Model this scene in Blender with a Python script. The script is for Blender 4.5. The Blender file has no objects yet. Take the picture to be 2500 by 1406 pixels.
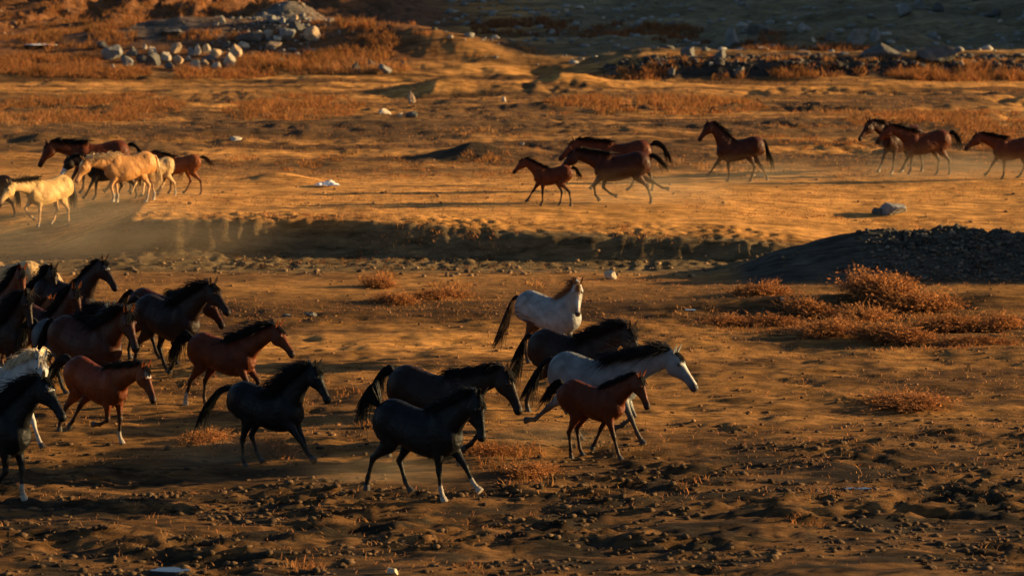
import bpy, math, random
import numpy as np
from mathutils import Vector, Matrix
from mathutils.kdtree import KDTree

C = bpy.context.scene.collection
R = math.radians
random.seed(7)
rng = np.random.default_rng(7)

# ------------------------------------------------------------------ camera
FPX = 7000.0            # focal length in pixels of the 2500 px wide photograph
CAM_H = 7.5
TH = math.atan(818.0 / FPX)
cam_d = bpy.data.cameras.new('camera')
cam = bpy.data.objects.new('camera', cam_d)
C.objects.link(cam)
cam.location = (0, 0, CAM_H)
cam.rotation_euler = (R(90) - TH, 0, 0)
cam_d.sensor_width = 36.0
cam_d.lens = 36.0 * FPX / 2500.0
cam_d.clip_start = 0.5
cam_d.clip_end = 3000
cam_d.dof.use_dof = True
cam_d.dof.focus_distance = 45.0
cam_d.dof.aperture_fstop = 1.9
bpy.context.scene.camera = cam

# ------------------------------------------------------------------ light
SUN_EL, SUN_AZ = 11.0, 9.0        # azimuth counted from +X (right) towards +Y (away)
w = bpy.data.worlds.new('World')
bpy.context.scene.world = w
w.use_nodes = True
nt = w.node_tree
nt.nodes.clear()
sky = nt.nodes.new('ShaderNodeTexSky')
sky.sky_type = 'NISHITA'
sky.sun_disc = False
sky.sun_elevation = R(SUN_EL)
sky.sun_rotation = R(90 - SUN_AZ)
sky.dust_density = 1.0
sky.ozone_density = 2.0
sky.air_density = .8
bg = nt.nodes.new('ShaderNodeBackground')
bg.inputs[1].default_value = 0.05
out = nt.nodes.new('ShaderNodeOutputWorld')
nt.links.new(sky.outputs[0], bg.inputs[0])
nt.links.new(bg.outputs[0], out.inputs[0])

sd = bpy.data.lights.new('sun', 'SUN')
sd.energy = 5.0
sd.angle = R(0.6)
sd.color = (1.0, 0.665, 0.29)
sun = bpy.data.objects.new('sun', sd)
C.objects.link(sun)
sv = Vector((math.cos(R(SUN_EL)) * math.cos(R(SUN_AZ)), math.cos(R(SUN_EL)) * math.sin(R(SUN_AZ)), math.sin(R(SUN_EL))))
sun.rotation_euler = sv.to_track_quat('Z', 'Y').to_euler()
sun.location = (60, 60, 60)

sc = bpy.context.scene
sc.view_settings.view_transform = 'Standard'
sc.view_settings.look = 'None'
sc.view_settings.exposure = 1.5
sc.view_settings.gamma = 1.0
sc.view_settings.use_curve_mapping = False
sc.render.engine = 'CYCLES'
sc.cycles.max_bounces = 4
sc.cycles.diffuse_bounces = 2

# ------------------------------------------------------------------ noise
_perm = np.random.default_rng(3).integers(0, 2 ** 31, 4096)

def _hash(ix, iy, seed):
    return _perm[(ix * 73 + iy * 1931 + seed * 517 + _perm[(ix + seed * 31) & 4095] + _perm[(iy * 7 + seed) & 4095]) & 4095]

def noise2(x, y, seed=0):
    x = np.asarray(x, float); y = np.asarray(y, float)
    ix = np.floor(x).astype(np.int64); iy = np.floor(y).astype(np.int64)
    fx = x - ix; fy = y - iy
    def g(ax, ay):
        a = (_hash(ax, ay, seed) % 1024) * (2 * math.pi / 1024)
        return np.cos(a) * (x - ax) + np.sin(a) * (y - ay)
    u = fx * fx * fx * (fx * (fx * 6 - 15) + 10); v = fy * fy * fy * (fy * (fy * 6 - 15) + 10)
    a = g(ix, iy); b = g(ix + 1, iy); c = g(ix, iy + 1); d = g(ix + 1, iy + 1)
    return ((a * (1 - u) + b * u) * (1 - v) + (c * (1 - u) + d * u) * v) * 1.5

def fbm(x, y, oct=4, seed=0, gain=0.5):
    s = 0; a = 1; f = 1
    for i in range(oct):
        s = s + a * noise2(np.asarray(x) * f + 17.3 * i, np.asarray(y) * f - 9.1 * i, seed + i)
        a *= gain; f *= 2.03
    return s

def sstep(a, b, x):
    t = np.clip((x - a) / (b - a), 0, 1)
    return t * t * (3 - 2 * t)

# ------------------------------------------------------------------ terrain
_D = [30, 66, 67.4, 68.2, 68.8, 69.1, 69.45, 70.3, 72.5, 75, 79, 98, 125, 132, 142, 155, 170, 230, 400]
def _prof(front):
    return list(front) + [1.30, 1.69, 1.875, 2.5, 3.14, 3.85, 4.7, 13, 40]
_X = [-30, -13.5, -11.5, -9.3, -3.5, 0.5, 5.5, 8.5, 12.5, 30]
_P = [
    _prof([0, 0, .03, .05, .08, .10, .12, .18, .36, .75]),
    _prof([0, 0, .03, .05, .08, .10, .13, .20, .42, .82]),
    _prof([0, 0, .03, .08, .13, .17, .22, .34, .64, .96]),
    _prof([0, 0, .05, .14, .22, .34, 1.05, 1.10, 1.15, 1.22]),
    _prof([0, 0, .04, .11, .18, .28, 1.02, 1.08, 1.14, 1.21]),
    _prof([0, 0, .02, .06, .12, .72, .76, .86, 1.08, 1.20]),
    _prof([0, 0, .02, .06, .12, .56, .61, .72, .98, 1.14]),
    _prof([0, 0, .03, .10, .20, .25, .31, .42, .72, .98]),
    _prof([0, .02, .08, .14, .22, .26, .31, .40, .66, .92]),
    _prof([0, .02, .08, .14, .22, .26, .31, .40, .66, .92]),
]
_P = np.array(_P); _D = np.array(_D, float); _X = np.array(_X, float)

def base_z(x, y):
    x = np.asarray(x, float); y = np.asarray(y, float)
    wob = 0.22 * noise2(x * .30, y * 0 + 3.1, 11) + .035 * noise2(x * 2.1, y * .3, 12)
    wob = wob * sstep(60, 66, y) * (1 - sstep(80, 100, y))
    yy = y + wob
    xi = np.clip(np.searchsorted(_X, x) - 1, 0, len(_X) - 2)
    t = np.clip((x - _X[xi]) / (_X[xi + 1] - _X[xi]), 0, 1)
    di = np.clip(np.searchsorted(_D, yy) - 1, 0, len(_D) - 2)
    u = np.clip((yy - _D[di]) / (_D[di + 1] - _D[di]), 0, 1)
    z0 = _P[xi, di] * (1 - u) + _P[xi, di + 1] * u
    z1 = _P[xi + 1, di] * (1 - u) + _P[xi + 1, di + 1] * u
    return z0 * (1 - t) + z1 * t

def gauss(x, y, cx, cy, sx, sy, ang=0):
    c, s = math.cos(ang), math.sin(ang)
    dx = x - cx; dy = y - cy
    a = dx * c + dy * s; b = -dx * s + dy * c
    return np.exp(-(a / sx) ** 2 - (b / sy) ** 2)

def rough_mask(x, y):
    """where the soil is broken into clods: the near ground, most to the right"""
    m = 1 - sstep(37.5, 47, y + .22 * np.abs(x - 4) * 0 - 2.2 * sstep(-1, 6, x) + 1.5 * noise2(x * .3, y * .3, 41))
    return np.clip(m, 0, 1)

def H(x, y, fine=True):
    x = np.asarray(x, float); y = np.asarray(y, float)
    z = base_z(x, y)
    # mound on the right in front of the bank
    mc = 66.9
    crest = np.interp(x, [4.6, 5.1, 6.2, 7.2, 8.4, 10.0, 12.0, 13.2, 15.5, 20], [0, .10, .52, .80, 1.02, 1.05, .92, 1.0, 2.5, 2.6])  # unseen right end of the crest raised to cast shade on the mound
    prof = np.where(y < mc, np.clip((y - 64.7) / (mc - 64.7), 0, 1), 1 - sstep(mc, 69.5, y))
    z = np.maximum(z, z * .4 + crest * prof * (1 + .05 * noise2(x * .9, y * .5, 8)))
    # low swells in the near ground
    nearm = 1 - sstep(58, 66, y)
    z = z + nearm * (.16 * noise2(x * .13, y * .2, 21) + .06 * fbm(x * .45, y * .7, 2, 23))
    z = z + nearm * .16 * gauss(x, y, 4.5, 61, 5.0, .7) + .14 * gauss(x, y, -1.5, 55.5, 5, .5) + .2 * gauss(x, y, 10.5, 61.2, 5, .6)
    # far swells, tracks
    farm = sstep(76, 92, y)
    z = z + farm * (.22 * noise2(x * .09, y * .12, 31) + .10 * fbm(x * .3, y * .5, 2, 33))
    z = z - farm * .16 * gauss(x, y, 0, 121.5, 60, .6) + farm * .10 * gauss(x, y, 0, 119.5, 60, .7)
    z = z + .38 * gauss(x, y, -1.15, 86, 1.1, 1.0) + .22 * gauss(x, y, -6.4, 78.5, .9, .7)
    # path humps at centre
    z = z + .75 * gauss(x, y, -2.0, 117.0, 3.4, 1.6) + .45 * gauss(x, y, 2.2, 119, 1.8, 1.2) - .55 * gauss(x, y, .6, 121.5, 1.0, 5, -.35) - .35 * gauss(x, y, 1.5, 129, .8, 3, .5) + .3 * gauss(x, y, 2.6, 127, .6, 2.5, .6)
    # spur of the left hill running down to the valley
    z = z + 1.25 * gauss(x, y, -10, 139, 9, 3.2, -.28) + .8 * gauss(x, y, -3.2, 134, 4.2, 1.8, -.5) + .25 * gauss(x, y, -3.5, 130.5, 3.0, .8, -.25)
    z = z + .6 * gauss(x, y, -18, 137, 9, 2.6)
    # heaps of soil up on the left
    hp = np.zeros_like(z)
    hm = sstep(146, 150, y) * (1 - sstep(172, 182, y)) * (1 - sstep(-10, -3, x))
    hp = np.maximum(0, noise2(x * .28 + 4, y * .13, 51) + .15) * 1.3 + .45 * np.abs(noise2(x * .7, y * .3, 52)) + .12 * fbm(x * 1.5, y * 1.2, 2, 53)
    z = z + hm * 1.35 * hp
    z = z + 1.5 * gauss(x, y, -11.3, 145.5, 2.3, 3.2, .25) + .5 * gauss(x, y, -16.5, 138.5, 4.2, 1.2)
    # step of the dark bank beyond the field on the right
    st = sstep(3.0, 6.5, x) * sstep(126.6, 127.5, y + .5 * noise2(x * .4, 0 * y, 61) + .2 * noise2(x * 1.3, 0 * y, 62))
    z = z + st * .55 * (1 - sstep(129, 146, y))
    # hillside on the right and the hill beyond the frame that shades it
    z = z + sstep(-4, 40, x) * sstep(136, 175, y) * 1.6
    ridge = np.interp(y, [131, 136.5, 140, 155, 170, 190, 230], [2.6, 7.0, 11.6, 14.2, 15.4, 16.5, 17.5])
    z = z + np.maximum(ridge - z, 0) * sstep(25, 45, x)
    hs = sstep(0, 8, x) * sstep(131, 138, y)
    z = z + hs * (.55 * fbm(x * .16, y * .14, 3, 71))
    if fine:
        # steep faces are gullied
        bm = sstep(67.2, 68, y) * (1 - sstep(70.2, 71.4, y)) * (1 - sstep(5.5, 8.5, x))
        z = z + bm * (0.02 * noise2(x * .9, y * .5, 81) + .026 * noise2(x * 4.2 + y * .8, y * 1.2, 82) + .050 * fbm(x * 4.5, y * 5, 3, 83)) * (.5 + .8 * sstep(-.3, .4, noise2(x * .4, y * .1, 86)))
        mm = sstep(8, 9.5, x) * sstep(64.8, 65.6, y) * (1 - sstep(67, 68, y))
        z = z + mm * .09 * fbm(x * 3.1, y * 3.1, 3, 84)
        rm = rough_mask(x, y)
        cl = fbm(x * .95, y * 3.0, 4, 91, .68)
        ps = sstep(-.35, .45, noise2(x * .35, y * .45, 95))
        z = z + rm * (.078 * ps + .025) * cl + rm * .035 * np.maximum(0, noise2(x * 3.9, y * 4.3, 96)) * ps * 2
        mid = (1 - rm) * nearm
        z = z + mid * (.045 * fbm(x * .9, y * 1.5, 3, 110) * sstep(-.5, .3, noise2(x * .2, y * .4, 111)) + .022 * noise2(x * 2.6, y * 4.5, 112))
        z = z + mid * (.020 * fbm(x * 1.6, y * 2.6, 3, 97) + .012 * noise2(x * 5.0, y * 8, 98) + .035 * np.maximum(0, noise2(x * .8, y * 1.9, 99)))
        ff = sstep(78, 86, y)
        z = z + (1 - nearm) * ((.018 + .03 * ff) * fbm(x * 1.1, y * 1.1, 3, 101) + .010 * noise2(x * 4, y * 4, 102))
        rg = sstep(84, 90, y) * (1 - sstep(118, 122, y)) * sstep(-.2, .4, noise2(x * .12, y * .2, 103))
        z = z + rg * .11 * fbm(x * 1.1, y * .8, 3, 104)
    return z

def hz(x, y):
    return float(H(np.array([x]), np.array([y]))[0])

def ray(px, py):
    u = (px - 1250.0) / FPX; v = (703.0 - py) / FPX
    return Vector((u, math.cos(TH) + v * math.sin(TH), -math.sin(TH) + v * math.cos(TH)))

_ts = np.concatenate([np.arange(31, 80, .05), np.arange(80, 240, .15)])
def at(px, py):
    """the point of the ground seen at a pixel of the photograph"""
    d = ray(px, py); d = d / d.y
    z = CAM_H + d.z * _ts
    g = H(d.x * _ts, _ts, False)
    i = np.argmax(g >= z)
    if g[i] < z[i]: i = len(_ts) - 1
    y = _ts[i]
    return Vector((d.x * y, y, hz(d.x * y, y)))

def proj(p):
    dx, dy, dz = p[0], p[1], p[2] - CAM_H
    f = dy * math.cos(TH) - dz * math.sin(TH)
    u = dy * math.sin(TH) + dz * math.cos(TH)
    return (1250 + FPX * dx / f, 703 - FPX * u / f)

# ------------------------------------------------------------------ helpers
def set_props(o, label=None, cat=None, group=None, kind=None):
    if label: o['label'] = label
    if cat: o['category'] = cat
    if group: o['group'] = group
    if kind: o['kind'] = kind
    return o

def link(name, me, mat=None, parent=None):
    o = bpy.data.objects.new(name, me)
    C.objects.link(o)
    if mat is not None and len(me.materials) == 0: me.materials.append(mat)
    if parent: o.parent = parent
    return o

def np_mesh(name, verts, quads=None, tris=None, smooth=True, col=None):
    me = bpy.data.meshes.new(name)
    verts = np.asarray(verts, np.float32)
    nq = 0 if quads is None else len(quads); ntr = 0 if tris is None else len(tris)
    me.vertices.add(len(verts)); me.vertices.foreach_set('co', verts.ravel())
    loops = []
    starts = []
    if nq:
        loops.append(np.asarray(quads, np.int32).ravel()); starts.append(np.arange(nq) * 4)
    if ntr:
        loops.append(np.asarray(tris, np.int32).ravel()); starts.append(nq * 4 + np.arange(ntr) * 3)
    loops = np.concatenate(loops); starts = np.concatenate(starts).astype(np.int32)
    me.loops.add(len(loops)); me.loops.foreach_set('vertex_index', loops)
    me.polygons.add(nq + ntr); me.polygons.foreach_set('loop_start', starts)
    me.update(calc_edges=True)
    if smooth: me.polygons.foreach_set('use_smooth', np.ones(nq + ntr, bool))
    if col is not None: put_col(me, col)
    return me

def put_col(me, col):
    a = me.color_attributes.new('tint', 'FLOAT_COLOR', 'POINT')
    c = np.ones((len(me.vertices), 4), np.float32); c[:, :3] = col
    a.data.foreach_set('color', c.ravel())

def mat_new(name):
    m = bpy.data.materials.new(name); m.use_nodes = True
    t = m.node_tree; b = t.nodes['Principled BSDF']
    return m, t, b

def nd(t, typ, **kw):
    n = t.nodes.new(typ)
    for k, v in kw.items(): setattr(n, k, v)
    return n

def tint_mat(name, rough=.6, spec=.3, scale=6.0, amt=.35, bump=.0, bscale=30., fine=0):
    """vertex tint broken up by noise"""
    m, t, b = mat_new(name)
    a = nd(t, 'ShaderNodeAttribute', attribute_name='tint')
    tc = nd(t, 'ShaderNodeTexCoord')
    n = nd(t, 'ShaderNodeTexNoise'); n.inputs['Scale'].default_value = scale; n.inputs['Detail'].default_value = 6
    t.links.new(tc.outputs['Object'], n.inputs['Vector'])
    mr = nd(t, 'ShaderNodeMapRange'); mr.inputs[1].default_value = .3; mr.inputs[2].default_value = .7
    mr.inputs[3].default_value = 1 - amt; mr.inputs[4].default_value = 1 + amt
    t.links.new(n.outputs['Fac'], mr.inputs[0])
    mx = nd(t, 'ShaderNodeVectorMath', operation='SCALE')
    t.links.new(a.outputs['Color'], mx.inputs[0]); t.links.new(mr.outputs[0], mx.inputs['Scale'])
    t.links.new(mx.outputs[0], b.inputs['Base Color'])
    b.inputs['Roughness'].default_value = rough
    b.inputs['Specular IOR Level'].default_value = spec
    if bump:
        n2 = nd(t, 'ShaderNodeTexNoise'); n2.inputs['Scale'].default_value = bscale; n2.inputs['Detail'].default_value = 5
        t.links.new(tc.outputs['Object'], n2.inputs['Vector'])
        bp = nd(t, 'ShaderNodeBump'); bp.inputs['Strength'].default_value = bump; bp.inputs['Distance'].default_value = .05
        t.links.new(n2.outputs['Fac'], bp.inputs['Height']); t.links.new(bp.outputs[0], b.inputs['Normal'])
    return m

M_GROUND = tint_mat('dry_soil', .95, .08, .9, .22, .0)
# soil: two scales of speckle and a grainy bump
t = M_GROUND.node_tree; b = t.nodes['Principled BSDF']
tc = nd(t, 'ShaderNodeTexCoord')
mp = nd(t, 'ShaderNodeMapping'); mp.inputs['Scale'].default_value = (.26, 1, 1)
t.links.new(tc.outputs['Object'], mp.inputs[0])
n3 = nd(t, 'ShaderNodeTexNoise'); n3.inputs['Scale'].default_value = 4.5; n3.inputs['Detail'].default_value = 8; n3.inputs['Roughness'].default_value = .72
t.links.new(mp.outputs[0], n3.inputs['Vector'])
mr3 = nd(t, 'ShaderNodeMapRange'); mr3.inputs[1].default_value = .34; mr3.inputs[2].default_value = .62; mr3.inputs[3].default_value = .30; mr3.inputs[4].default_value = 1.30
t.links.new(n3.outputs['Fac'], mr3.inputs[0])
old = b.inputs['Base Color'].links[0].from_socket
mx3 = nd(t, 'ShaderNodeVectorMath', operation='SCALE')
t.links.new(old, mx3.inputs[0]); t.links.new(mr3.outputs[0], mx3.inputs['Scale']); t.links.new(mx3.outputs[0], b.inputs['Base Color'])
n4 = nd(t, 'ShaderNodeTexNoise'); n4.inputs['Scale'].default_value = 11; n4.inputs['Detail'].default_value = 9; n4.inputs['Roughness'].default_value = .7
t.links.new(mp.outputs[0], n4.inputs['Vector'])
bp = nd(t, 'ShaderNodeBump'); bp.inputs['Strength'].default_value = 1.0; bp.inputs['Distance'].default_value = .11
t.links.new(n4.outputs['Fac'], bp.inputs['Height']); t.links.new(bp.outputs[0], b.inputs['Normal'])

M_COAT = tint_mat('horse_coat', .52, .14, 7.0, .20, .04, 40)
_t = M_COAT.node_tree; _b = _t.nodes['Principled BSDF']
_old = _b.inputs['Normal'].links[0].from_node
_n = nd(_t, 'ShaderNodeTexNoise'); _n.inputs['Scale'].default_value = 7.5; _n.inputs['Detail'].default_value = 2
_t.links.new([x_ for x_ in _t.nodes if x_.bl_idname == 'ShaderNodeTexCoord'][0].outputs['Object'], _n.inputs['Vector'])
_bp = nd(_t, 'ShaderNodeBump'); _bp.inputs['Strength'].default_value = .55; _bp.inputs['Distance'].default_value = .05
_t.links.new(_n.outputs['Fac'], _bp.inputs['Height']); _t.links.new(_bp.outputs[0], _old.inputs['Normal'])
M_HAIR = tint_mat('horse_hair', .60, .16, 10.0, .3)
M_HOOF = tint_mat('hoof_horn', .5, .3, 10.0, .2)
M_ROCK = tint_mat('limestone', .9, .15, 3.0, .30, .7, 7)
M_GRASS = tint_mat('dry_weed', .8, .1, 1.5, .25)
_t = M_GRASS.node_tree; _b = _t.nodes['Principled BSDF']
_tr = nd(_t, 'ShaderNodeBsdfTranslucent'); _mx = nd(_t, 'ShaderNodeMixShader'); _mx.inputs[0].default_value = .42
_t.links.new(_b.inputs['Base Color'].links[0].from_socket, _tr.inputs['Color'])
_t.links.new(_b.outputs[0], _mx.inputs[1]); _t.links.new(_tr.outputs[0], _mx.inputs[2]); _t.links.new(_mx.outputs[0], _t.nodes['Material Output'].inputs[0])
M_CLOD = tint_mat('soil_clod', .95, .08, 6.0, .35, .5, 14)
M_RAG, _t, _b = mat_new('pale_litter'); _b.inputs['Base Color'].default_value = (.72, .72, .70, 1); _b.inputs['Roughness'].default_value = .6
M_EYE, _t, _b = mat_new('eye'); _b.inputs['Base Color'].default_value = (.004, .003, .003, 1); _b.inputs['Roughness'].default_value = .12
M_WATER, _t, _b = mat_new('muddy_water'); _b.inputs['Base Color'].default_value = (.03, .03, .03, 1); _b.inputs['Roughness'].default_value = .05

# ------------------------------------------------------------------ ground sheet
def soil_colour(x, y, z):
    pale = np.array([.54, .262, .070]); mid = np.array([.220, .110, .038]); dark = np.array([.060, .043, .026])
    rm = rough_mask(x, y)
    n = fbm(x * .12, y * .25, 4, 201)
    t = np.clip(.5 + .9 * n, 0, 1)[:, None]
    c = mid * (1 - t) + pale * t * .8 + mid * t * .2
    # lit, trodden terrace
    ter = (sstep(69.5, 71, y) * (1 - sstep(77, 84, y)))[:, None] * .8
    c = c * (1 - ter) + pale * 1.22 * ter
    stk = np.clip(.5 + 1.4 * fbm(x * .07, y * .45, 4, 211), 0, 1)[:, None]
    fm = sstep(78, 86, y)[:, None]
    c = c * (1 - fm) + (mid * .55 * (1 - stk) + pale * 1.05 * stk) * fm
    # bank face and mound: darker subsoil
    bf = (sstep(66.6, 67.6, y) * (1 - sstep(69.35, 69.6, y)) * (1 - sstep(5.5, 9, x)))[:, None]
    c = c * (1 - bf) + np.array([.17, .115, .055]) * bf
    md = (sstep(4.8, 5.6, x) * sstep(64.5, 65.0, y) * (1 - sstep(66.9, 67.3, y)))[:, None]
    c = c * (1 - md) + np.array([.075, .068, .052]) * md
    # near ground
    nm = (1 - sstep(60, 66, y))[:, None]
    nn = np.clip(.45 + 1.2 * fbm(x * .15, y * .55, 5, 205, .6), 0, 1)[:, None]
    near = mid * .56 * (1 - nn) + pale * .56 * nn
    nn2 = np.clip(.45 + 1.7 * fbm(x * .7, y * 1.6, 5, 206, .65), 0, 1)[:, None]
    rough = dark * .62 * (1 - nn2) + mid * .85 * nn2
    ft = (sstep(56.5, 60, y + .8 * noise2(x * .3, y * .2, 215)) * (1 - .5 * sstep(4, 12, x)))[:, None]  # dim band before the bank foot, its shade painted into the soil
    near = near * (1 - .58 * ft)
    br = np.clip(gauss(x, y, -1.5, 54.3, 5.5, 1.7) + .6 * gauss(x, y, -6, 50.5, 4, 1.2) + .5 * gauss(x, y, 3, 46, 6, 1.5), 0, 1)[:, None]  # sunlit strip painted in as brighter soil
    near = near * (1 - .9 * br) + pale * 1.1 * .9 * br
    near = near * (1 - rm[:, None]) + rough * rm[:, None]
    c = c * (1 - nm) + near * nm
    # middle: dark litter patches between the terrace and the track
    mf = (sstep(78, 84, y) * (1 - sstep(113, 119, y)) * np.clip(sstep(-.1, .2, fbm(x * .09, y * .16, 4, 207)) + gauss(x, y, -1.5, 101, 6, 11) + .9 * gauss(x, y, 6, 84, 7, 4), 0, 1))[:, None]
    c = c * (1 - .82 * mf) + np.array([.100, .058, .026]) * .82 * mf
    hp_c = gauss(x, y, -1.15, 85.6, 1.3, 1.5)[:, None]
    c = c * (1 - hp_c) + np.array([.05, .034, .02]) * hp_c
    # right hillside: greyer stony soil, upper left: redder turf
    hs = (sstep(-2, 5, x) * sstep(129, 136, y))[:, None]
    c = c * (1 - hs) + (np.array([.20, .155, .080]) * (.75 + .5 * np.clip(.5 + fbm(x * .12, y * .2, 3, 208), 0, 1)[:, None])) * hs
    hl = ((1 - sstep(-6, 0, x)) * sstep(128, 132, y))[:, None]
    c = c * (1 - hl) + np.array([.17, .075, .030]) * hl
    rb = np.clip(gauss(x, y, -11.3, 144, 2.6, 4.5, .25) + .8 * gauss(x, y, -16.5, 137.5, 4.2, 1.6), 0, 1)[:, None]
    c = c * (1 - rb) + np.array([.15, .13, .105]) * rb
    pth_ = np.clip(gauss(x, y, .6, 122, 1.4, 6, -.3) + gauss(x, y, 1.4, 131, 1.3, 4, .5) + gauss(x, y, -1, 137, 2, 4, .5), 0, 1)[:, None]  # shaded track, painted as a darker line in the soil
    c = c * (1 - .6 * pth_) + mid * .55 * .6 * pth_
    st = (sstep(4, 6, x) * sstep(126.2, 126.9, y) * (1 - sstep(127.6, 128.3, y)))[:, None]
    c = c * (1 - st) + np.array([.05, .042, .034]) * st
    return c

def axis(parts):
    out = [parts[0][0]]
    for a, b, s in parts:
        n = max(1, int(round((b - a) / s)))
        out += list(np.linspace(a, b, n + 1)[1:])
    return np.array(out)

gx = axis([(-400, -60, 20), (-60, -26, 1.0), (-26, -13, .14), (-13, 13, .075), (13, 26, .14), (26, 70, 1.2), (70, 400, 20)])
gy = axis([(-60, 30, 10), (30, 33.5, .5), (33.5, 48, .07), (48, 66.5, .10), (66.5, 71.5, .06), (71.5, 90, .16), (90, 126, .24), (126, 128.5, .1), (128.5, 178, .30), (178, 240, 4), (240, 700, 30)])
XX, YY = np.meshgrid(gx, gy)
xf, yf = XX.ravel(), YY.ravel()
zf = H(xf, yf)
zf = np.where(yf > 230, np.minimum(zf, 14), zf)
nx, ny = len(gx), len(gy)
ii = (np.arange(ny - 1)[:, None] * nx + np.arange(nx - 1)[None, :]).ravel()
quads = np.stack([ii, ii + 1, ii + nx + 1, ii + nx], 1)
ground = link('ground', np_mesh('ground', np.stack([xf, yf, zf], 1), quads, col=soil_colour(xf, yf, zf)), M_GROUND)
set_props(ground, kind='structure')
print('ground quads', len(quads))

# ==== HORSES ====
def lerp_rows(rows, step):
    """resample rows of numbers so that neighbours lie about `step` apart in their first three values"""
    rows = np.array(rows, float)
    out = []
    for i in range(len(rows) - 1):
        p0 = rows[max(i - 1, 0)]; p1 = rows[i]; p2 = rows[i + 1]; p3 = rows[min(i + 2, len(rows) - 1)]
        n = max(1, int(np.linalg.norm(p2[:3] - p1[:3]) / step))
        for k in range(n):
            t = k / n
            out.append(.5 * ((2 * p1) + (-p0 + p2) * t + (2 * p0 - 5 * p1 + 4 * p2 - p3) * t * t + (-p0 + 3 * p1 - 3 * p2 + p3) * t ** 3))
    out.append(rows[-1])
    return np.array(out)

NS = 20
class Soup:
    def __init__(s): s.v = []; s.f = []; s.c = []; s.n = 0
    def loft(s, cen, up, side, a, b, cols, pw=.92, ped=None):
        """rings centred on cen; half-height a along up, half-width b along side"""
        k = len(cen)
        ang = np.arange(NS) * 2 * math.pi / NS
        ca = np.sign(np.cos(ang)) * np.abs(np.cos(ang)) ** pw; sa = np.sign(np.sin(ang)) * np.abs(np.sin(ang)) ** pw
        base = s.n
        for i in range(k):
            wv = b[i]
            ww = np.full(NS, wv)
            if ped is not None: ww = wv * (1 - ped[i] * np.clip(sa * .5 + .5, 0, 1) ** 2)      # narrower towards the top
            ring = cen[i][None, :] + up[i][None, :] * (sa * a[i])[:, None] + side[i][None, :] * (ca * ww)[:, None]
            s.v.append(ring); s.c.append(np.repeat(cols[i][None, :], NS, 0) if cols[i].ndim == 1 else cols[i])
        for i in range(k - 1):
            for j in range(NS):
                s.f.append((base + i * NS + j, base + i * NS + (j + 1) % NS, base + (i + 1) * NS + (j + 1) % NS, base + (i + 1) * NS + j))
        s.f.append(tuple(base + j for j in range(NS))[::-1])
        s.f.append(tuple(base + (k - 1) * NS + j for j in range(NS)))
        s.n += k * NS
    def ball(s, c, r, col):
        k = 9; cen = []; a = []; b = []
        for i in range(k):
            th = math.pi * (i + .5) / k
            cen.append(np.array([c[0] + r[0] * math.cos(th), c[1], c[2]])); a.append(r[2] * math.sin(th)); b.append(r[1] * math.sin(th))
        s.loft(cen, [np.array([0, 0, 1.])] * k, [np.array([0, 1., 0])] * k, a, b, [np.array(col)] * k, 1.0)

def dirv(deg):
    """unit vector in the sagittal plane: 0 = straight down, positive forward"""
    return np.array([math.sin(R(deg)), 0, -math.cos(R(deg))])

def strand_mesh(paths, rad, cols):
    """paths (n, k, 3) -> thin three-sided tapering tubes"""
    paths = np.asarray(paths); n, k, _ = paths.shape
    tan = np.gradient(paths, axis=1); tan /= np.linalg.norm(tan, axis=2, keepdims=True) + 1e-9
    ref = np.tile(np.array([0.13, 1, .21]), (n, k, 1))
    u = np.cross(tan, ref); u /= np.linalg.norm(u, axis=2, keepdims=True) + 1e-9
    v = np.cross(tan, u)
    vs = []
    for j in range(3):
        a = 2 * math.pi * j / 3
        vs.append(paths + rad[..., None] * (u * math.cos(a) + v * math.sin(a)))
    V = np.stack(vs, 2).reshape(-1, 3)
    ids = np.arange(n * k * 3).reshape(n, k, 3)
    q = []
    for j in range(3):
        a = ids[:, :-1, j]; b_ = ids[:, :-1, (j + 1) % 3]; c = ids[:, 1:, (j + 1) % 3]; d = ids[:, 1:, j]
        q.append(np.stack([a, b_, c, d], -1).reshape(-1, 4))
    cc = np.repeat(cols, k * 3, 0)
    return V, np.concatenate(q), cc

COATS = {
    # body, points (legs), mane/tail, muzzle
    'black':   ((.0045, .0052, .0056), (.005, .006, .006), (.004, .005, .005), (.006, .006, .006)),
    'seal':    ((.016, .0085, .0055), (.007, .005, .0045), (.005, .0045, .0045), (.010, .006, .005)),
    'bay':     ((.080, .0190, .0050), (.012, .006, .004), (.005, .0045, .0045), (.020, .009, .006)),
    'darkbay': ((.040, .0110, .0040), (.009, .006, .005), (.005, .0045, .0045), (.014, .008, .006)),
    'chestnut': ((.17, .050, .013), (.08, .024, .010), (.04, .016, .008), (.05, .02, .012)),
    'palomino': ((.42, .20, .065), (.40, .22, .10), (.66, .48, .26), (.28, .15, .08)),
    'cream':   ((.46, .30, .135), (.55, .36, .18), (.62, .44, .24), (.40, .25, .15)),
    'buckskin': ((.42, .26, .10), (.30, .18, .09), (.02, .014, .010), (.10, .06, .04)),
    'white':   ((.30, .30, .28), (.36, .32, .28), (.62, .50, .32), (.16, .12, .10)),
    'grey':    ((.150, .157, .152), (.050, .045, .040), (.008, .008, .009), (.05, .045, .045)),
    'pinto':   ((.24, .24, .225), (.060, .026, .014), (.06, .025, .014), (.05, .035, .03)),
    'roan':    ((.050, .060, .068), (.012, .012, .012), (.005, .005, .006), (.012, .012, .012)),
}
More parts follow.
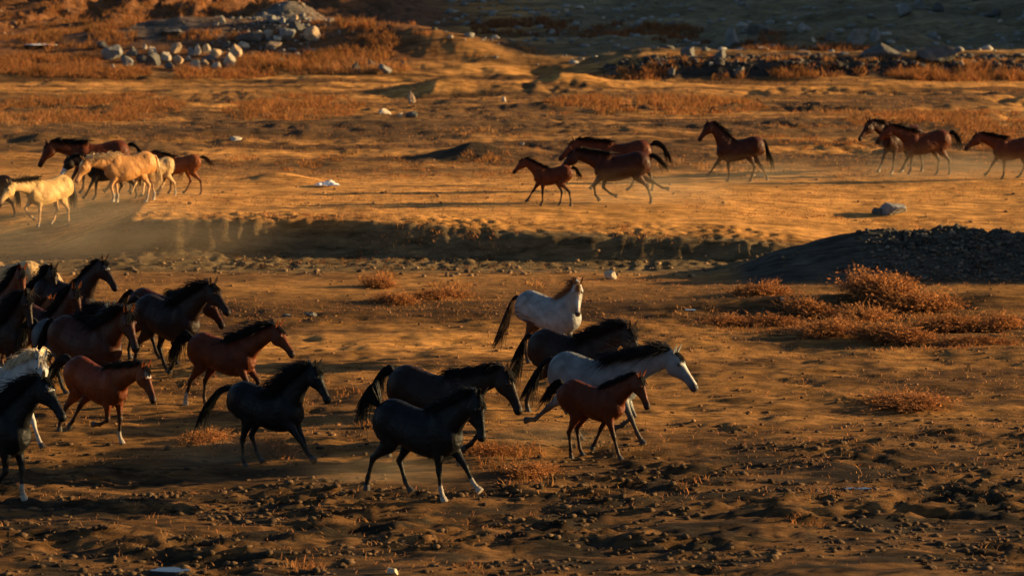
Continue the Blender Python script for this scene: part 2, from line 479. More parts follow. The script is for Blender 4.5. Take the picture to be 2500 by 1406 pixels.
# leg poses: front (humerus, forearm, cannon, pastern), hind (femur, gaskin, cannon, pastern), degrees from straight down, positive forward
LEGS_F = {
    'stand': (-25, 0, 0, 28), 'reach': (5, 30, 26, 34), 'reach2': (0, 22, 18, 30), 'wide': (12, 40, 32, 42),
    'fold': (-8, 8, -72, -100), 'lift': (10, 42, -38, -60), 'back': (-38, -24, -26, -40), 'push': (-32, -12, -14, 6), 'mid': (-22, 6, 4, 26),
    'bend': (-15, 3, -48, -70),
}
LEGS_H = {
    'stand': (20, -42, 4, 30), 'back': (2, -52, -28, -20), 'push': (8, -50, -16, 10), 'under': (38, -18, 26, 44),
    'reach': (34, -26, 18, 40), 'flex': (34, -50, 20, -8), 'trail': (-6, -66, -58, -84), 'mid': (24, -36, 6, 30), 'forward': (44, -6, 34, 48),
}

TRUNK = [  # x, ztop, zbot, half width, top narrowing
    (-.765, 1.20, 1.02, .06, .0), (-.745, 1.28, .96, .13, .0), (-.69, 1.365, .93, .20, .08), (-.60, 1.43, .90, .245, .20),
    (-.48, 1.465, .885, .27, .30), (-.34, 1.45, .855, .27, .32), (-.18, 1.405, .80, .278, .30), (.0, 1.365, .745, .285, .28),
    (.16, 1.36, .715, .280, .34), (.29, 1.395, .705, .258, .50), (.40, 1.435, .72, .232, .62), (.50, 1.40, .755, .215, .55),
    (.59, 1.30, .81, .19, .30), (.66, 1.20, .86, .155, .10), (.71, 1.11, .92, .09, .0)]
HEAD = [  # u along the head, top, bottom, half width
    (-.05, .030, -.055, .048), (-.01, .062, -.11, .072), (.05, .080, -.185, .092), (.11, .085, -.225, .106), (.17, .082, -.230, .108),
    (.24, .074, -.200, .092), (.31, .064, -.145, .073), (.40, .056, -.105, .060), (.49, .052, -.092, .055), (.56, .048, -.094, .058),
    (.605, .034, -.086, .053), (.63, .008, -.060, .034)]

def make_horse(cfg):
    """one horse in its own frame: x forward, z up, hooves near z = 0. Returns parts and anchors."""
    body_c, pt_c, mane_c, muz_c = [np.array(c) for c in COATS[cfg['coat']]]
    mane_c = np.array(cfg.get('mane_col', mane_c))
    far = cfg.get('far', False)
    foal = cfg.get('foal', 0.0)
    fat = cfg.get('fat', 1.0)
    leg_k = .93 + .13 * foal; head_k = 1 - .06 * foal; neck_k = cfg.get('neck_len', 1.0) * (1 - .10 * foal)
    S = Soup()
    near = cfg['near']                      # +1: the horse's left side faces the camera, -1: right side
    # ---- trunk
    rows = []
    for x, zt, zb, hw, pd in TRUNK:
        xs = x * (1 - .09 * foal)
        zb2 = zb - .03 + .06 * foal + (.03 if x < 0 else 0) * foal - (fat - 1) * .25
        rows.append((xs, 0, (zt + zb2) / 2, (zt - zb2) / 2, hw * (1 - .12 * foal) * (1 + (fat - 1) * .6), pd))
    rr = lerp_rows(rows, .03)
    cols = []
    ang = np.arange(NS) * 2 * math.pi / NS
    for r_ in rr:
        cc = np.repeat(body_c[None, :], NS, 0)
        dn = np.clip(-np.sin(ang), 0, 1)[:, None]
        cc = cc * (1 - .15 * dn) if cfg['coat'] in ('bay', 'darkbay', 'seal') else cc
        if cfg['coat'] == 'pinto' and r_[0] < -.45:
            k = sstep(-.45, -.7, np.array(r_[0])) * np.clip(.7 - np.sin(ang), 0, 1)[:, None]
            cc = cc * (1 - k) + pt_c * k
        cols.append(cc)
    S.loft(rr[:, :3], [np.array([0, 0, 1.])] * len(rr), [np.array([0, 1., 0])] * len(rr), rr[:, 3], rr[:, 4], cols, .97, rr[:, 5])
    # haunch, shoulder and breast muscle
    for sgn in (-1, 1):
        S.ball((-.48, .13 * sgn, 1.15), (.235, .14, .26), body_c)
        S.ball((.41, .105 * sgn, 1.04), (.19, .105, .29), body_c)
        S.ball((.56 - .07 * foal, .07 * sgn, 1.00), (.11, .085, .14), body_c)
    # ---- neck
    na, ha = cfg.get('neck', 42), cfg.get('head', -48)
    nyaw, hyaw = R(cfg.get('turn', 0)), R(cfg.get('headturn', 0))
    B = np.array([.40 * (1 - .09 * foal), 0, 1.13]); Ln = .90 * neck_k
    T = B + Ln * np.array([math.cos(R(na)), 0, math.sin(R(na))])
    arch = cfg.get('arch', .07)
    nrm = np.array([-math.sin(R(na)), 0, math.cos(R(na))])
    K = (B + T) / 2 + nrm * arch + np.array([0, 0, -.0])
    def yawed(p, t):
        a = nyaw * t; d = p - B
        c, s_ = math.cos(a), math.sin(a)
        return B + np.array([d[0] * c - d[1] * s_, d[0] * s_ + d[1] * c, d[2]])
    nk = 26; ncen = []; nup = []; nside = []; nh = []; nw = []; nc = []
    for i in range(nk + 1):
        t = i / nk
        p = (1 - t) ** 2 * B + 2 * t * (1 - t) * K + t * t * T
        tg = 2 * (1 - t) * (K - B) + 2 * t * (T - K)
        ty = nyaw * t
        tg = np.array([tg[0] * math.cos(ty) - tg[1] * math.sin(ty), tg[0] * math.sin(ty) + tg[1] * math.cos(ty), tg[2]])
        tg /= np.linalg.norm(tg)
        sd_ = np.array([-math.sin(ty), math.cos(ty), 0])
        up = np.cross(tg, sd_); up *= 1 if up[2] > 0 or abs(up[2]) < 1e-6 else -1
        if up[2] < 0: up = -up
        ncen.append(yawed(p, t)); nup.append(up); nside.append(sd_)
        hgt = np.interp(t, [0, .2, .45, .75, 1], [.335, .262, .195, .152, .128])
        wid = np.interp(t, [0, .2, .45, .75, 1], [.19, .15, .112, .088, .078])
        nh.append(hgt); nw.append(wid); nc.append(body_c)
    S.loft(ncen, nup, nside, nh, nw, nc, .95, [.35] * (nk + 1))
    # ---- head
    tot = nyaw + hyaw
    cy, sy = math.cos(tot), math.sin(tot)
    hd = np.array([math.cos(R(ha)) * cy, math.cos(R(ha)) * sy, math.sin(R(ha))])
    hs = np.array([-sy, cy, 0])
    hu = np.cross(hd, hs); hu = hu if (hu[2] > 0 or abs(ha) > 89) else -hu
    poll = ncen[-1] + nup[-1] * .02
    rows = [(u * head_k * 1.0, 0, 0, tp * head_k, bt * head_k, hw * head_k) for u, tp, bt, hw in HEAD]
    rr = lerp_rows(rows, .015)
    blaze = cfg.get('blaze')               # None, 'star', 'stripe', 'blaze', 'white'
    hc = []
    for r_ in rr:
        u = r_[0] / head_k
        k = float(sstep(.40, .58, np.array(u)))
        cc = np.repeat((body_c * (1 - k) + muz_c * k)[None, :], NS, 0)
        topm = np.clip((np.sin(ang) - .75) / .2, 0, 1)[:, None]
        wb = np.array((.50, .47, .42))
        if blaze == 'star' and .09 < u < .19: cc = cc * (1 - topm) + wb * topm
        if blaze == 'stripe' and .10 < u < .45:
            tm = np.clip((np.sin(ang) - .9) / .08, 0, 1)[:, None] if u > .2 else topm
            cc = cc * (1 - tm) + wb * tm
        if blaze == 'blaze' and .07 < u < .56: cc = cc * (1 - topm) + wb * topm
        if blaze == 'white' and u > .33: cc = cc * .1 + wb * .9
        hc.append(cc)
    cen = [poll + hd * r_[0] + hu * (r_[3] + r_[4]) / 2 for r_ in rr]
    S.loft(cen, [hu] * len(rr), [hs] * len(rr), (rr[:, 3] - rr[:, 4]) / 2, rr[:, 5], hc, .86, np.interp(rr[:, 0], [0, .2, .35, .6], [.15, .25, .30, .25]))
    # cheek plates, brow ridges, nostril flare
    for sgn in (-1, 1):
        c_ = poll + hd * .13 * head_k + hu * (-.085) * head_k + hs * .045 * sgn
        S.ball(c_, (.085, .055, .085), body_c)
        c_ = poll + hd * .165 * head_k + hu * .042 * head_k + hs * .078 * sgn * head_k
        S.ball(c_, (.035, .022, .026), body_c)
        c_ = poll + hd * .565 * head_k + hu * .0 + hs * .036 * sgn
        S.ball(c_, (.035, .024, .030), muz_c if blaze != 'white' else np.array((.7, .66, .6)))
    # ---- legs
    hooves = []
    socks = cfg.get('socks', '')
    legs = cfg['legs']
    for key, front, sgn in (('fn', 1, near), ('ff', 1, -near), ('hn', 0, near), ('hf', 0, -near)):
        p = legs[key]
        if isinstance(p, str): p = (LEGS_F if front else LEGS_H)[p]
        if front:
            L = np.array([.22, .38, .27, .115]) * leg_k
            q = [np.array([.47 * (1 - .09 * foal), .115 * sgn, 1.06 + .02 * foal])]
            for a_, l_ in zip(p, L): q.append(q[-1] + dirv(a_) * l_)
            # (segment, fraction, sagittal radius, lateral radius, fore-aft shift)
            st = [(0, -.25, .15, .07), (0, .35, .155, .085), (1, 0, .115, .080), (1, .22, .092, .070), (1, .5, .066, .054), (1, .82, .048, .044),
                  (2, 0, .051, .046), (2, .14, .043, .037), (2, .4, .034, .030), (2, .8, .035, .030), (3, 0, .043, .037), (3, .35, .036, .033), (3, .8, .041, .041), (3, 1.0, .046, .045)]
            ysh = [0, -.02, -.03]
        else:
            L = np.array([.35, .40, .335, .115]) * leg_k
            q = [np.array([-.45 * (1 - .09 * foal), .125 * sgn, 1.14 + .02 * foal])]
            for a_, l_ in zip(p, L): q.append(q[-1] + dirv(a_) * l_)
            st = [(0, -.15, .22, .10), (0, .3, .225, .115), (0, .7, .185, .105), (1, 0, .140, .090), (1, .25, .108, .074), (1, .5, .078, .060), (1, .8, .053, .046),
                  (2, -.02, .058, .046), (2, .12, .050, .040), (2, .35, .037, .031), (2, .8, .037, .031), (3, 0, .045, .038), (3, .35, .037, .034), (3, .8, .042, .042), (3, 1.0, .047, .046)]
        prows = []
        for seg, fr, ra, rb in st:
            a0, a1 = q[seg], q[seg + 1]
            c_ = a0 + (a1 - a0) * fr
            d_ = a1 - a0
            if fr <= .02 and seg > 0: d_ = (q[seg + 1] - q[seg]) / np.linalg.norm(q[seg + 1] - q[seg]) + (q[seg] - q[seg - 1]) / np.linalg.norm(q[seg] - q[seg - 1])
            d_ = d_ / np.linalg.norm(d_)
            if not front and seg == 1 and .1 < fr < .9: c_ = c_ + np.array([d_[2], 0, -d_[0]]) * 0
            if not front and seg == 0: c_ = c_ + np.array([-.05 * (1 - fr), 0, 0])
            prows.append((*c_, d_[0], d_[2], ra, rb, seg + fr))
        rr = lerp_rows(prows, .022)
        up = []; colr = []
        for r_ in rr:
            n_ = math.hypot(r_[3], r_[4]) + 1e-9
            up.append(np.array([-r_[4] / n_, 0, r_[3] / n_]))
            k = float(sstep(1.35, 2.05, np.array(r_[7]))) if not (cfg['coat'] == 'pinto' and not front) else float(sstep(.3, 1.0, np.array(r_[7])))
            cc = body_c * (1 - k) + pt_c * k
            if key in socks and r_[7] > 2.75: cc = np.array((.24, .21, .17))
            colr.append(cc)
        rr[:, 1] = rr[:, 1] * (1 - .12 * np.clip(rr[:, 7] - 1, 0, 2))
        S.loft(rr[:, :3], up, [np.array([0, 1., 0])] * len(rr), rr[:, 5], rr[:, 6], colr, 1.0)
        # hoof: follows the pastern
        hooves.append((rr[-1, :3].copy(), p[3], key in socks))
    # ---- union of everything into one skin
    V = np.concatenate(S.v); COL = np.concatenate(S.c)
    me0 = bpy.data.meshes.new('tmp'); me0.from_pydata(V.tolist(), [], S.f); me0.update()
    ob = bpy.data.objects.new('tmp', me0); C.objects.link(ob)
    md = ob.modifiers.new('r', 'REMESH'); md.mode = 'VOXEL'; md.voxel_size = .022 if far else .0155; md.use_smooth_shade = True
    ms = ob.modifiers.new('s', 'SMOOTH'); ms.factor = .5; ms.iterations = 3 if far else 6
    dg = bpy.context.evaluated_depsgraph_get()
    me = bpy.data.meshes.new_from_object(ob.evaluated_get(dg))
    bpy.data.objects.remove(ob); bpy.data.meshes.remove(me0)
    co = np.empty(len(me.vertices) * 3, np.float32); me.vertices.foreach_get('co', co); co = co.reshape(-1, 3)
    kd = KDTree(len(V))
    for i, v in enumerate(V): kd.insert(v, i)
    kd.balance()
    cc = np.array([COL[kd.find(p_)[1]] for p_ in co])
    # flowing difference of tone over the coat
    vn = fbm(co[:, 0] * 3 + co[:, 1] * 2, co[:, 2] * 3 + co[:, 1], 3, int(cfg.get('seed', 1)))
    cc = cc * (1 + cfg.get('mottle', .24) * vn)[:, None]
    if cfg['coat'] in ('grey', 'pinto', 'roan'):
        dk = np.clip(noise2(co[:, 0] * 6.5, co[:, 2] * 6.5 + co[:, 1] * 4, 5) * 1.4 - .05, 0, .55)[:, None] * (.25 + .75 * sstep(.0, -.5, co[:, 0]) * sstep(.95, 1.25, co[:, 2]))[:, None]
        cc = cc * (1 - dk) + np.array((.07, .07, .07)) * dk
    dust = (np.clip(.5 + 1.2 * fbm(co[:, 0] * 5, co[:, 2] * 6 + co[:, 1] * 4, 3, 9), 0, 1) * sstep(.75, .1, co[:, 2]) * .30)[:, None]
    cc = cc * (1 - dust) + np.array((.15, .085, .04)) * dust
    put_col(me, cc)
    me.materials.append(M_COAT)
    parts = [('body', me)]
    # ---- hooves
    for c_, pa, white in hooves:
        d_ = dirv(pa); fw = np.array([-d_[2], 0, d_[0]])
        hv = []; hf = []
        for r0, dd, sh in ((.040, -.012, 0), (.046, .0, .002), (.055, .066, .010), (.049, .072, .010)):
            for j in range(10):
                a = 2 * math.pi * j / 10
                hv.append(c_ + d_ * dd + fw * (math.cos(a) * r0 + sh) + np.array([0, 1, 0]) * math.sin(a) * r0 * .92)
        for k in range(3):
            for j in range(10): hf.append((k * 10 + j, k * 10 + (j + 1) % 10, k * 10 + 10 + (j + 1) % 10, k * 10 + 10 + j))
        hf.append(tuple(range(30, 40))); hf.append(tuple(range(9, -1, -1)))
        hm = bpy.data.meshes.new('hoof'); hm.from_pydata([tuple(v) for v in hv], [], hf); hm.update()
        put_col(hm, np.array((.30, .25, .19) if white else (.035, .030, .026)))
        hm.materials.append(M_HOOF)
        parts.append(('hoof', hm))
    # ---- ears
    ear_a = cfg.get('ears', 12)
    for sgn in (-1, 1):
        base = poll + hd * .005 + hu * .055 + hs * .052 * sgn
        ax = np.array([0, 0, 1.]) * .9 + hu * .35 - hd * (-.15) * (1 if ear_a > 0 else -2.0) + hs * .22 * sgn
        ax /= np.linalg.norm(ax)
        fr = hd - ax * np.dot(hd, ax); fr /= np.linalg.norm(fr)
        sd2 = np.cross(ax, fr)
        ev = []; ef = []
        prof = [(-.02, .022), (.02, .031), (.07, .034), (.11, .025), (.145, .012), (.165, .002)]
        for h_, r0 in prof:
            for j in range(8):
                a = 2 * math.pi * j / 8
                dep = .55 if math.cos(a) < 0 else -.1           # cupped towards the front
                ev.append(base + ax * h_ + fr * (math.cos(a) * r0 * (1 if math.cos(a) < 0 else -.35)) * .7 + sd2 * math.sin(a) * r0)
        for k in range(len(prof) - 1):
            for j in range(8): ef.append((k * 8 + j, k * 8 + (j + 1) % 8, k * 8 + 8 + (j + 1) % 8, k * 8 + 8 + j))
        ef.append(tuple(range(7, -1, -1)))
        em = bpy.data.meshes.new('ear'); em.from_pydata([tuple(v) for v in ev], [], ef); em.update()
        em.polygons.foreach_set('use_smooth', np.ones(len(em.polygons), bool))
        put_col(em, body_c * .9 if cfg['coat'] != 'pinto' else np.array((.2, .1, .05)))
        em.materials.append(M_COAT)
        parts.append(('ear', em))
    # ---- eyes
    for sgn in (-1, 1):
        c_ = poll + hd * .172 * head_k + hu * .026 * head_k + hs * .088 * sgn * head_k
        E = Soup(); E.ball(c_, (.021, .016, .021), (0, 0, 0))
        em = bpy.data.meshes.new('eye'); em.from_pydata(np.concatenate(E.v).tolist(), [], E.f); em.update()
        em.materials.append(M_EYE); parts.append(('eye', em))
    # ---- mane
    g = np.random.default_rng(cfg.get('seed', 1))
    def strands(n, roots, v0, lens, wind, grav, steps, r0, col, curl=.32):
        P = np.zeros((n, steps + 1, 3)); P[:, 0] = roots
        v = v0 / np.linalg.norm(v0, axis=1, keepdims=True)
        for s_ in range(steps):
            P[:, s_ + 1] = P[:, s_] + v * (lens / steps)[:, None]
            v = v + wind + grav + g.normal(0, curl, (n, 3)) * .5
            v /= np.linalg.norm(v, axis=1, keepdims=True)
        t_ = np.linspace(0, 1, steps + 1)
        rad = r0[:, None] * (1 - .85 * t_ ** 1.5)[None, :]
        cl = col[None, :] * (1 + g.normal(0, .25, (n, 1))).clip(.4, 1.8)
        return strand_mesh(P, rad, cl)
    nm_ = int((300 if far else 1100) * cfg.get('mane', 1.0))
    tt = g.uniform(.10, 1.0, nm_)
    idx = np.clip((tt * nk).astype(int), 0, nk)
    NC, NU, NSd = np.array(ncen), np.array(nup), np.array(nside)
    crest = NC[idx] + NU[idx] * (np.array(nh)[idx] * .93)[:, None] + g.normal(0, .012, (nm_, 3))
    side = np.where(g.random(nm_) < cfg.get('mane_near', .6), near, -near)
    back = -np.gradient(NC, axis=0); back /= np.linalg.norm(back, axis=1, keepdims=True)
    v0 = NU[idx] * g.uniform(.05, .7, nm_)[:, None] + NSd[idx] * (side * g.uniform(.25, 1.0, nm_))[:, None] + back[idx] * g.uniform(.2, .7, nm_)[:, None]
    fly = cfg.get('fly', .5)
    ml = g.uniform(.10, .28, nm_) * cfg.get('mane_len', 1.0)
    ml = ml * np.where(g.random(nm_) < .12, 1.55, 1.0) * (.75 + .5 * np.abs(np.sin(tt * 9 + cfg.get('seed', 1))))
    w_ = np.array([-.22 * fly, 0, 0]); gr_ = np.array([0, 0, -.34 * (1.25 - fly)])
    V_, Q_, C_ = strands(nm_, crest, v0, ml, w_, gr_, 5, g.uniform(.004, .009, nm_) * (1.5 if far else 1), mane_c)
    parts.append(('mane', np_mesh('mane', V_, Q_, col=C_)))
    # forelock
    nf = 30 if far else 60
    root = poll + hu * .07 + hd * g.uniform(-.03, .04, nf)[:, None] + hs * g.uniform(-.035, .035, nf)[:, None]
    v0 = hu * .35 + hd * 1.0 + hs * g.uniform(-.5, .5, nf)[:, None]
    V_, Q_, C_ = strands(nf, root, v0, g.uniform(.10, .22, nf), hd * .25 - hu * .1, np.array([0, 0, -.1]), 4, g.uniform(.005, .010, nf), np.array(cfg.get('forelock_col', mane_c)), .2)
    parts.append(('forelock', np_mesh('forelock', V_, Q_, col=C_)))
    # ---- tail
    path = cfg.get('tail', 'trail')
    TP = {'trail': [(0, 0), (-.14, .03), (-.30, -.10), (-.44, -.34), (-.56, -.62)],
          'stream': [(0, 0), (-.18, .04), (-.40, -.06), (-.62, -.22), (-.84, -.42)],
          'flag': [(0, 0), (-.12, .20), (-.24, .24), (-.34, .06), (-.42, -.18)],
          'high': [(0, 0), (-.10, .22), (-.24, .36), (-.36, .30), (-.56, .24)],
          'down': [(0, 0), (-.08, .0), (-.14, -.20), (-.16, -.50), (-.18, -.82)],
          'arc': [(0, 0), (-.16, .06), (-.34, -.02), (-.46, -.18), (-.52, -.44)]}[path] if isinstance(path, str) else path
    dock = np.array([-.71 * (1 - .09 * foal), 0, 1.32])
    pth = lerp_rows([(dock[0] + a * cfg.get('tail_len', 1.0) * .95, 0, dock[2] + b_ * cfg.get('tail_len', 1.0) * .95) for a, b_ in TP], .03)
    ntl = 150 if far else 420
    ks = 9
    ln = g.uniform(.62, 1.0, ntl); strt = g.uniform(0, .42, ntl)
    P = np.zeros((ntl, ks, 3))
    offa = g.uniform(0, 2 * math.pi, ntl); offr = np.sqrt(g.random(ntl))
    bushy = cfg.get('bushy', 1.0)
    wob = g.normal(0, 1, (ntl, 2))
    for k in range(ks):
        f_ = strt + (ln - strt) * k / (ks - 1)
        pos = f_ * (len(pth) - 1); i0 = np.clip(pos.astype(int), 0, len(pth) - 2); fr_ = (pos - i0)[:, None]
        p_ = pth[i0] * (1 - fr_) + pth[i0 + 1] * fr_
        rr_ = (.028 + .10 * bushy * np.sin(np.clip(f_, 0, 1) * 2.5)) * offr * (1 if k else .5)
        P[:, k] = p_ + np.stack([np.cos(offa) * rr_ * .6, np.sin(offa) * rr_ * .8, np.cos(offa) * rr_], 1) + np.stack([wob[:, 0] * .06 * f_ ** 2, wob[:, 1] * .06 * f_ ** 2, wob[:, 1] * .05 * f_ ** 2 - .12 * f_ ** 3 * np.abs(wob[:, 0])], 1)
    t_ = np.linspace(0, 1, ks)
    rad = (g.uniform(.005, .010, ntl) * (1.3 if far else 1))[:, None] * (1 - .85 * t_ ** 2)[None, :]
    cl = mane_c[None, :] * (1 + g.normal(0, .25, (ntl, 1))).clip(.4, 1.8)
    tc_ = cfg.get('tail_col')
    if tc_ is not None: cl = np.array(tc_)[None, :] * (1 + g.normal(0, .25, (ntl, 1))).clip(.4, 1.8)
    V_, Q_, C_ = strand_mesh(P, rad, cl)
    parts.append(('tail', np_mesh('tail', V_, Q_, col=C_)))
    for n_, m_ in parts:
        if n_ in ('mane', 'forelock', 'tail'): m_.materials.append(M_HAIR)
    anchors = dict(withers=np.array([.42 * (1 - .09 * foal), 0, 1.43]), croup=np.array([-.50, 0, 1.46]), poll=poll + hu * .07, muzzle=poll + hd * .6 * head_k,
                   hooves=[c_ + dirv(pa) * .076 for c_, pa, _ in hooves])
    return parts, anchors

def place_horse(cfg):
    parts, an = make_horse(cfg)
    wx, wy = cfg['withers']; gy_ = cfg['gy']
    P = at(wx, gy_)
    yaw = R(cfg['yaw']); pitch = R(cfg.get('pitch', 0))
    M3 = np.array((Matrix.Rotation(yaw, 3, 'Z') @ Matrix.Rotation(-pitch, 3, 'Y')))
    A = {k: M3 @ v for k, v in an.items() if k != 'hooves'}
    hv = [M3 @ v for v in an['hooves']]
    lo = min(v[2] for v in hv)
    hgt = A['withers'][2] - lo
    # the withers stand above the ground point at the height seen in the picture
    d = ray(wx, wy); d = d / d.y
    s = (CAM_H + d.z * P.y - P.z) / hgt
    s = max(.6, min(1.25, s)) * cfg.get('k', 1.0)
    ox = P.x - s * A['withers'][0]; oy = P.y - s * A['withers'][1]
    zs = [hz(ox + s * v[0], oy + s * v[1]) - s * v[2] for v in hv]
    oz = max(zs) - .03
    # keep within reach of the height seen: on uneven ground the lowest leg decides
    root = bpy.data.objects.new('horse', None)
    C.objects.link(root)
    root.empty_display_size = .2
    root.location = (ox, oy, oz); root.rotation_euler = Matrix(M3.tolist()).to_euler(); root.scale = (s, s, s)
    set_props(root, cfg['label'], 'horse', cfg['group'])
    for n_, m_ in parts:
        o = bpy.data.objects.new(n_, m_); C.objects.link(o); o.parent = root
    if VERBOSE:
        q = lambda v: tuple(int(round(c)) for c in proj((ox + s * v[0], oy + s * v[1], oz + s * v[2])))
        print('HORSE %-4s s=%.2f d=%.1f w%s c%s poll%s muz%s hooves %s' % (cfg['id'], s, P.y, q(A['withers']), q(A['croup']), q(A['poll']), q(A['muzzle']), [q(v) for v in hv]))
    return root
VERBOSE = False

